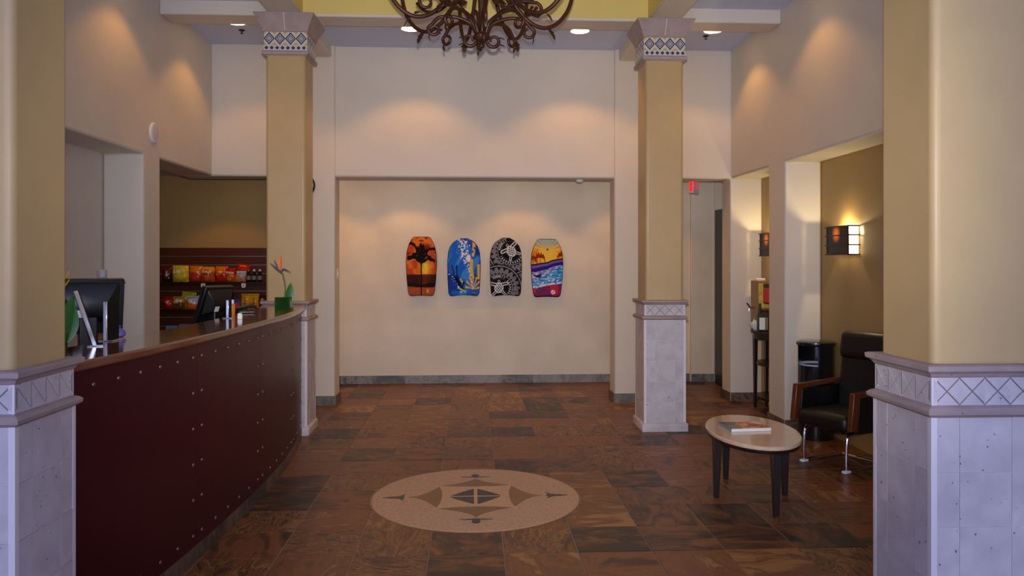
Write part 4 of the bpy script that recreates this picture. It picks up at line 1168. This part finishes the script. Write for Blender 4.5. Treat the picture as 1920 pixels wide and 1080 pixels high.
tb, tw, tH = board(0.234, 0.655, 1.131, 1.908, 'round', tribal, 'black and grey bodyboard printed with turtles in tribal circles')
board(0.772, 1.200, 1.122, 1.894, 'flat', waves, 'bodyboard printed with purple and blue waves under a sunburst', (0.02, 0.82))
M_ink3 = mat('pale_grey_ink', (206, 204, 200), 0.7, spec=0.1)
# HAWAII set around both turtle circles
for (cx, cy, a_mid) in ((0.09, 0.775, PI * 0.80), (-0.12, 0.145, PI * 0.5)):
    for i, chh in enumerate('HAWAII'):
        a = a_mid - (i - 2.5) * 0.185
        rr = 0.200
        sx = (cx + rr * math.cos(a)) / 0.55 * tw; zz = (cy + rr * math.sin(a)) * tH
        text_part(chh, 0.036, M_ink3, tb, (sx * 1.0, -0.0562, zz), (R(90), -(a - PI / 2), 0), 'printed_letter', bold=0.0015)

# ------------------------------------------------------------------ small wall things
t = thing('wall_speaker', 'round white speaker grille on the left wall above the niche openings', 'speaker', (XL, 7.2, 2.755))
MB().lathe([(0.092, 0), (0.092, 0.012), (0.080, 0.020)], 32).build('rim', M_white, t, rot=(0, R(90), 0))
MB().lathe([(0.079, 0.0195), (0.05, 0.024), (0.002, 0.026)], 32).build('grille', mat('grey_grille', (205, 203, 200), 0.6), t, rot=(0, R(90), 0))
t = thing('wall_clock', 'round black wall clock half hidden behind the far left column', 'clock', (-1.87, YW, 2.44))
MB().lathe([(0.135, 0), (0.135, 0.03), (0.12, 0.04), (0.118, 0.03)], 36, caps=False).build('case', M_black, t, rot=(R(90), 0, 0))
MB().lathe([(0.12, 0.024), (0.001, 0.025)], 36).build('dial', mat('dial', (225, 222, 214), 0.5), t, rot=(R(90), 0, 0))
MB().box(-0.004, 0.004, -0.03, -0.027, 0, 0.085).build('minute_hand', M_black, t)
MB().box(0, 0.055, -0.03, -0.027, -0.005, 0.005).build('hour_hand', M_black, t)
t = thing('light_switch', 'small pale switch plate on the left jamb of the wide opening', 'switch', (PL1, YW + 0.17, 1.46))
MB().box(0, 0.006, -0.036, 0.036, -0.058, 0.058).build('plate', M_white, t, bevel=0.002)
MB().box(0.006, 0.011, -0.010, 0.010, -0.02, 0.02).build('rocker', M_white, t)
t = thing('smoke_detector', 'small white detector under the header above the bodyboards', 'smoke detector', (1.24, YW + 0.2, ZO))
MB().lathe([(0.045, 0), (0.045, -0.012), (0.028, -0.03), (0.002, -0.033)], 24).build('housing', M_white, t, smooth=True)
MB().lathe([(0.006, -0.032), (0.004, -0.036)], 8).build('sensor', M_black, t)
t = thing('exit_sign', 'red and white exit sign hanging in the far right doorway', 'exit sign', (2.68, 9.35, 2.42), R(60))
MB().box(-0.15, 0.15, -0.025, 0.025, 0, 0.20).build('sign_body', M_white, t, bevel=0.004)
M_exit = mat('lit_red_sign', (230, 40, 40), 0.4, emit=(255, 40, 40), estr=0.6)
for sy in (-1, 1):
    text_part('EXIT', 0.14, M_exit, t, (0, sy * 0.0262, 0.10), (R(90), 0, 0 if sy < 0 else PI), 'lettering')
MB().box(-0.152, -0.149, -0.02, 0.02, 0.01, 0.19).build('red_end_panel', M_exit, t)
MB().tube([(0, 0, 0.2), (0, 0, 0.33)], 0.012).build('hanger', M_white, t)
t = thing('fire_alarm', 'red fire alarm strobe with clear lens above the far wall lamp', 'fire alarm', (XR + TH, 8.30, 1.985))
MB().box(-0.045, 0, -0.055, 0.055, 0, 0.13).build('alarm_body', mat('alarm_red', (186, 26, 40), 0.35), t, bevel=0.006)
MB().box(-0.075, -0.045, -0.035, 0.035, 0.005, 0.05).build('strobe_lens', mat('strobe_lens', (236, 236, 244), 0.1), t, bevel=0.008)

# wall lamps on the tan wall: dark slatted frame, lit end panes and amber glow on the front
M_shade = mat('amber_mica', (34, 20, 14), 0.4)
nt_ = M_shade.node_tree                      # the mica glows amber where the bulb stands behind it
tc_ = nt_.nodes.new('ShaderNodeTexCoord'); vd_ = nt_.nodes.new('ShaderNodeVectorMath'); vd_.operation = 'DISTANCE'
vd_.inputs[1].default_value = (-0.1, 0.02, 0.185)
mr_ = nt_.nodes.new('ShaderNodeMapRange'); mr_.interpolation_type = 'SMOOTHSTEP'
mr_.inputs['From Min'].default_value = 0.09; mr_.inputs['From Max'].default_value = 0.0; mr_.inputs['To Max'].default_value = 0.8
nt_.links.new(tc_.outputs['Object'], vd_.inputs[0]); nt_.links.new(vd_.outputs['Value'], mr_.inputs['Value'])
nt_.links.new(mr_.outputs[0], nt_.nodes['Principled BSDF'].inputs['Emission Strength'])
nt_.nodes['Principled BSDF'].inputs['Emission Color'].default_value = (*lin((255, 120, 10)), 1)
M_pane = mat('lit_opal_pane', (255, 246, 220), 0.4, emit=(255, 236, 190), estr=2.2)
def sconce(y, label):
    t = thing('wall_lamp', label, 'wall lamp', (XR + TH, y, 1.655), 0, 'slatted wall lamps in the niches')
    W, D, Hh = 0.20, 0.105, 0.25
    MB().box(-0.008, 0, -W + 0.03, W - 0.03, 0.01, Hh - 0.01).build('back_plate', M_espresso, t)
    for zz in (0.0, 0.082, 0.166, Hh - 0.006):
        b = MB(); e = 0.012
        b.box(-D - e, -D + 0.012, -W - 0.02, W + 0.012, zz, zz + 0.010)
        b.box(-D + 0.012, 0, -W - 0.004, -W + 0.006, zz, zz + 0.010)
        b.box(-D + 0.012, 0, W - 0.006, W + 0.004, zz, zz + 0.010)
        b.build('frame_bar', M_espresso, t)
    for sy in (-1, 1):
        MB().box(-D - 0.004, -D + 0.008, sy * (W - 0.008) - 0.008, sy * (W - 0.008) + 0.008, 0, Hh).build('frame_post', M_espresso, t)
        for i, (za, zb) in enumerate(((0.010, 0.082), (0.092, 0.166), (0.176, Hh - 0.006))):
            MB().box(-D + 0.012, -0.012, sy * W - 0.002, sy * W + 0.002, za, zb).build('opal_pane', M_pane, t)
    for za, zb in ((0.010, 0.082), (0.092, 0.166), (0.176, Hh - 0.006)):
        MB().box(-D + 0.002, -D + 0.006, -W + 0.016, W - 0.016, za, zb).build('mica_panel', M_shade, t)
    MB().lathe([(0.014, 0.05), (0.018, 0.09), (0.012, 0.12)], 12).build('bulb', mat('lit_bulb', (255, 240, 210), 0.4, emit=(255, 220, 160), estr=6), t, (-0.055, 0, 0.05))
    l = bpy.data.lights.new('wall_lamp_bulb', 'POINT'); l.energy = SCONCE_W; l.color = (1.0, 0.78, 0.42); l.shadow_soft_size = 0.015
    lo = bpy.data.objects.new('wall_lamp_bulb', l); C.objects.link(lo); lo.parent = t; lo.location = (-0.05, 0.0, 0.215)
sconce(6.72, 'slatted wall lamp with bright end panes above the black armchair')
sconce(8.36, 'slatted wall lamp above the coffee table niche, half hidden by the pier')

# ------------------------------------------------------------------ oval coffee table with magazine
tbx, tby, ta = 1.9126, 5.2748, 1.467
t = thing('coffee_table', 'oval coffee table with beige stone top and dark tapered legs', 'coffee table', (tbx, tby, 0), ta)
M_top = mat('beige_stone_top', (214, 186, 156), 0.14, var=0.06, scale=30, coat=0.4)
a_, b_ = 0.518, 0.299
MB().lathe([(1 - 0.012, 0.424), (1, 0.430), (1, 0.444), (0.985, 0.45)], 64, sx=a_, sy=b_).build('table_top', M_top, t, smooth=True)
MB().lathe([(0.90, 0.395), (0.965, 0.40), (0.975, 0.423)], 64, sx=a_, sy=b_).build('apron', M_espresso, t, smooth=True)
for (wx, wy) in ((1.634, 5.245), (1.91, 4.80), (1.865, 5.72), (2.14, 5.28)):
    dx, dy = wx - tbx, wy - tby
    lx = dx * math.cos(-ta) - dy * math.sin(-ta); ly = dx * math.sin(-ta) + dy * math.cos(-ta)
    # keep the leg under the oval
    k = min(1, 0.83 / math.hypot(lx / a_, ly / b_)); tx, ty = lx * k, ly * k
    fx, fy = tx * 1.02, ty * 1.02
    b = MB(); vs = []
    for (cx_, cy_, h_, z_) in ((fx, fy, 0.017, 0), (tx, ty, 0.030, 0.40)):
        vs += [(cx_ - h_, cy_ - h_, z_), (cx_ + h_, cy_ - h_, z_), (cx_ + h_, cy_ + h_, z_), (cx_ - h_, cy_ + h_, z_)]
    b.add(vs, [(3, 2, 1, 0), (4, 5, 6, 7), (0, 1, 5, 4), (1, 2, 6, 5), (2, 3, 7, 6), (3, 0, 4, 7)]).build('leg', M_espresso, t, bevel=0.003)
mg = thing('magazine', 'thick magazine with orange cover lying on the oval coffee table', 'magazine', (1.878, 5.32, 0.451), R(4))
MB().box(-0.14, 0.14, -0.11, 0.11, 0.001, 0.019).build('pages', M_white, mg)
def cover(u, v):
    c = np.tile(np.array((214, 120, 50), float), (len(u), 1))
    c = mixc(c, (150, 60, 26), (vnoise(u * 6, v * 6, 3) - 0.5) * 4)
    c = mixc(c, (236, 190, 110), (vnoise(u * 9, v * 9, 5) - 0.62) * 6)
    c = mixc(c, (90, 110, 120), (u < 0.34) * 0.85)
    c = mixc(c, (60, 56, 50), ((u < 0.34) & (v > 0.55)) * 0.6)
    c = mixc(c, (230, 226, 220), ((u > 0.80) & (v > 0.62)) * 0.9)
    c = mixc(c, (235, 230, 224), ((v < 0.08) & (u > 0.3)) * 0.9)
    return c
vs, fs, cc = painted_grid(40, 32, lambda u, v: ((u - 0.5) * 0.286, (v - 0.5) * 0.226, 0.0205 + 0 * u), cover)
painted_obj('cover', vs, fs, cc, paint_mat('magazine_print', 0.25), mg)
MB().box(-0.143, 0.143, -0.113, 0.113, 0, 0.001).build('back_cover', M_white, mg)
MB().box(-0.1435, -0.1405, -0.113, 0.113, 0.001, 0.0205).build('spine', mat('blue_grey_spine', (120, 136, 150), 0.4), mg)

# ------------------------------------------------------------------ armchair (front towards local -Y)
ac = thing('armchair', 'black leather armchair with wooden arms and chrome sled base', 'armchair', (2.96, 6.06, 0), R(-65))
MB().box(-0.235, 0.235, -0.30, 0.22, 0.30, 0.435).build('seat', M_leather, ac, bevel=0.05, seg=4)
def tilt_box(x0, x1, y0, y1, z0, z1, deg, piv):
    b = MB().box(x0, x1, y0, y1, z0, z1); m_ = Matrix.Rotation(R(deg), 4, 'X'); p = Vector(piv)
    b.v = [tuple(m_ @ (Vector(v) - p) + p) for v in b.v]; return b
tilt_box(-0.24, 0.24, 0.15, 0.25, 0.36, 0.86, -8, (0, 0.2, 0.36)).build('backrest', M_leather, ac, bevel=0.04, seg=4)
tilt_box(-0.245, 0.245, 0.115, 0.26, 0.80, 1.03, -8, (0, 0.2, 0.36)).build('headrest', M_leather, ac, bevel=0.055, seg=5)
for sx in (-1, 1):
    xa, xb = sx * 0.248, sx * 0.292
    b = MB().prism([(-0.31, 0.33), (-0.25, 0.33), (-0.215, 0.575), (0.26, 0.60), (0.26, 0.635), (-0.275, 0.615)], 0, min(xa, xb), max(xa, xb))
    arm = b.build('armrest', M_wood_arm, ac, bevel=0.006)
    MB().prism([(-0.235, 0.30), (0.24, 0.30), (0.25, 0.585), (-0.21, 0.565)], 0, sx * 0.262 - 0.011, sx * 0.262 + 0.011).build('side_panel', M_leather, ac, bevel=0.005)
    MB().prism([(-0.247, 0.33), (-0.24, 0.33), (-0.206, 0.57), (-0.213, 0.57)], 0, sx * 0.285 - 0.004, sx * 0.285 + 0.004).build('chrome_trim', M_chrome, arm)
for sx in (-1, 1):
    pts = catmull([(sx * 0.20, 0.10, 0.295), (sx * 0.20, -0.16, 0.292), (sx * 0.20, -0.225, 0.275), (sx * 0.20, -0.245, 0.22), (sx * 0.20, -0.25, 0.06), (sx * 0.20, -0.235, 0.022), (sx * 0.20, -0.18, 0.016), (sx * 0.20, 0.20, 0.016)], 6)
    MB().tube(pts, 0.012, 10).build('sled_tube', M_chrome, ac, smooth=True)
    MB().box(sx * 0.20 - 0.02, sx * 0.20 + 0.02, -0.285, -0.215, 0, 0.022).build('foot_glide', M_white, ac, bevel=0.008)
MB().tube([(-0.20, 0.19, 0.016), (0.20, 0.19, 0.016)], 0.012, 10).build('rear_crossbar', M_chrome, ac, smooth=True)
MB().lathe([(0.05, 0.24), (0.03, 0.26), (0.03, 0.305)], 18).build('swivel_mount', M_chrome, ac, smooth=True)

# ------------------------------------------------------------------ litter bin in the niche
lb = thing('litter_bin', 'round glossy black litter bin with a side opening beside the armchair', 'litter bin', (3.125, 6.98, 0))
M_bin = mat('glossy_black_metal', (22, 22, 26), 0.18, coat=0.5)
b = MB(); n = 40; prof = [(0.155, 0.0), (0.158, 0.02), (0.158, 0.66), (0.158, 0.84)]
vs = []; fs = []
for r_, z_ in prof:
    for k in range(n):
        a = 2 * PI * k / n; vs.append((r_ * math.cos(a), r_ * math.sin(a), z_))
gap = [k for k in range(n) if 168 < (k + 0.5) * 360 / n < 252]
for i in range(3):
    for k in range(n):
        if i == 2 and k in gap: continue
        fs.append((i * n + k, i * n + (k + 1) % n, (i + 1) * n + (k + 1) % n, (i + 1) * n + k))
fs.append(tuple(reversed(range(n))))
b.add(vs, fs).build('bin_wall', M_bin, lb, smooth=True)
MB().lathe([(0.168, 0.84), (0.172, 0.85), (0.170, 0.868), (0.150, 0.878), (0.002, 0.88)], 40).build('lid', M_bin, lb, smooth=True)
b = MB().lathe([(0.135, 0.655), (0.153, 0.668), (0.156, 0.675), (0.150, 0.66)], 40, caps=False)
b.build('bag_rim', mat('clear_bag', (190, 200, 215), 0.2), lb, smooth=True)

# ------------------------------------------------------------------ coffee station
cs = thing('console_table', 'dark wooden half round console table in the far right niche', 'console table', (3.27, 8.16, 0))
RC = 0.40
half = [(-RC * 0.72 * math.sin(q), RC * 1.05 * math.cos(q)) for q in np.linspace(0, PI, 25)]
MB().prism(half, 2, 0.835, 0.865).build('table_top', M_espresso, cs, bevel=0.004)
half2 = [(x * 0.92, y * 0.92) for x, y in half]
MB().prism(half2, 2, 0.775, 0.835).build('apron', M_espresso, cs)
MB().prism([(x * 0.80, y * 0.80) for x, y in half], 2, 0.50, 0.525).build('middle_shelf', M_espresso, cs)
MB().prism([(x * 0.80, y * 0.80) for x, y in half], 2, 0.14, 0.165).build('bottom_shelf', M_espresso, cs)
for (x, y) in ((-0.165, 0.30), (-0.165, -0.30), (-0.02, 0.355), (-0.02, -0.355)):
    b = MB(); vs = []
    for (h_, z_) in ((0.019, 0), (0.032, 0.80)):
        vs += [(x - h_ * 0.6, y - h_, z_), (x + h_ * 0.6, y - h_, z_), (x + h_ * 0.6, y + h_, z_), (x - h_ * 0.6, y + h_, z_)]
    b.add(vs, [(3, 2, 1, 0), (4, 5, 6, 7), (0, 1, 5, 4), (1, 2, 6, 5), (2, 3, 7, 6), (3, 0, 4, 7)]).build('leg', M_espresso, cs)
ZT2 = 0.866
t = thing('sweetener_bowl', 'white bowl of sachets at the left end of the console table', 'bowl', (3.045, 8.27, ZT2))
MB().lathe([(0.03, 0), (0.035, 0.008), (0.065, 0.04), (0.078, 0.075), (0.073, 0.075), (0.06, 0.042), (0.002, 0.012)], 24).build('bowl_wall', M_white, t, smooth=True)
for k in range(9):
    MB().box(-0.022, 0.022, -0.002, 0.002, -0.03, 0.035).build('sachet', M_white if k % 3 else mat('pink_sachet', (220, 160, 170), 0.5), t, (random.uniform(-0.035, 0.035), random.uniform(-0.035, 0.035), 0.07), rot=(random.uniform(-0.6, 0.6), random.uniform(-0.6, 0.6), random.uniform(0, 3)))
t = thing('tea_bowl', 'glass bowl of green tea packets behind the white bowl', 'bowl', (3.11, 8.39, ZT2))
MB().lathe([(0.03, 0), (0.055, 0.03), (0.065, 0.07), (0.061, 0.07), (0.05, 0.03), (0.002, 0.008)], 20).build('bowl_wall', mat('clear_glass', (235, 240, 240), 0.05, trans=0.9), t, smooth=True)
for k in range(8):
    MB().box(-0.024, 0.024, -0.003, 0.003, -0.028, 0.04).build('tea_packet', mat('green_packet', (126, 150, 60), 0.5) if k % 3 else mat('yellow_packet', (200, 190, 80), 0.5), t, (random.uniform(-0.03, 0.03), random.uniform(-0.03, 0.03), 0.075), rot=(random.uniform(-0.6, 0.6), random.uniform(-0.6, 0.6), random.uniform(0, 3)))
t = thing('napkin_dispenser', 'black napkin dispenser with white napkins on the console table', 'napkin dispenser', (3.055, 8.10, ZT2), R(-10))
MB().box(-0.055, 0.055, -0.05, 0.05, 0, 0.19).build('dispenser_body', M_black, t, bevel=0.006)
MB().box(-0.045, 0.012, -0.054, -0.0502, 0.02, 0.145).build('napkins', M_white, t)
MB().box(0.018, 0.040, -0.054, -0.0502, 0.02, 0.145).build('chrome_face', M_chrome, t)
MB().tube([(-0.03, 0, 0.19), (-0.03, 0, 0.29)], 0.012, 10).build('stirrer_bottle', M_black, t)
t = thing('coffee_brewer', 'black coffee brewer with red front panel on the console table', 'coffee maker', (3.205, 8.17, ZT2))
MB().box(-0.085, 0.09, -0.10, 0.10, 0, 0.04).build('drip_base', M_black, t, bevel=0.006)
MB().box(-0.02, 0.09, -0.10, 0.10, 0.04, 0.28).build('back_column', M_black, t, bevel=0.006)
MB().box(-0.085, 0.09, -0.10, 0.10, 0.28, 0.50).build('brewer_head', M_black, t, bevel=0.01)
MB().box(-0.091, -0.085, -0.085, 0.085, 0.30, 0.45).build('red_panel', mat('red_plastic', (214, 32, 26), 0.35), t, bevel=0.002)
MB().box(-0.083, 0.085, -0.104, -0.1002, 0.30, 0.45).build('red_side', mat('red_plastic', (214, 32, 26), 0.35), t)
MB().lathe([(0.05, 0.50), (0.04, 0.53), (0.012, 0.545)], 16).build('lid', M_black, t)
t = thing('hot_water_dispenser', 'tall wood-panelled drink dispenser with a chrome tap behind the bowls', 'drink dispenser', (3.205, 8.58, ZT2))
MB().box(-0.07, 0.085, -0.10, 0.10, 0, 0.52).build('dispenser_body', mat('tan_wood', (150, 112, 66), 0.4, var=0.15, scale=6, stretch=(8, 8, 1)), t, bevel=0.004)
MB().box(-0.06, 0.08, -0.105, -0.1002, 0.04, 0.20).build('dark_base_panel', M_slat, t)
MB().box(-0.055, 0.07, -0.104, -0.1002, 0.22, 0.49).build('poster_panel', mat('yellow_print', (206, 190, 90), 0.4, var=0.4, scale=18), t)
MB().lathe([(0.055, 0.52), (0.06, 0.535), (0.05, 0.545)], 18).build('white_lid', M_white, t)
tap = MB().tube(catmull([(-0.07, 0, 0.22), (-0.11, 0, 0.22), (-0.125, 0, 0.20), (-0.125, 0, 0.17)], 4), 0.011, 8).build('tap', M_chrome, t, smooth=True)
MB().tube([(-0.115, 0, 0.225), (-0.15, 0, 0.27)], 0.008, 8).build('tap_lever', M_black, tap)
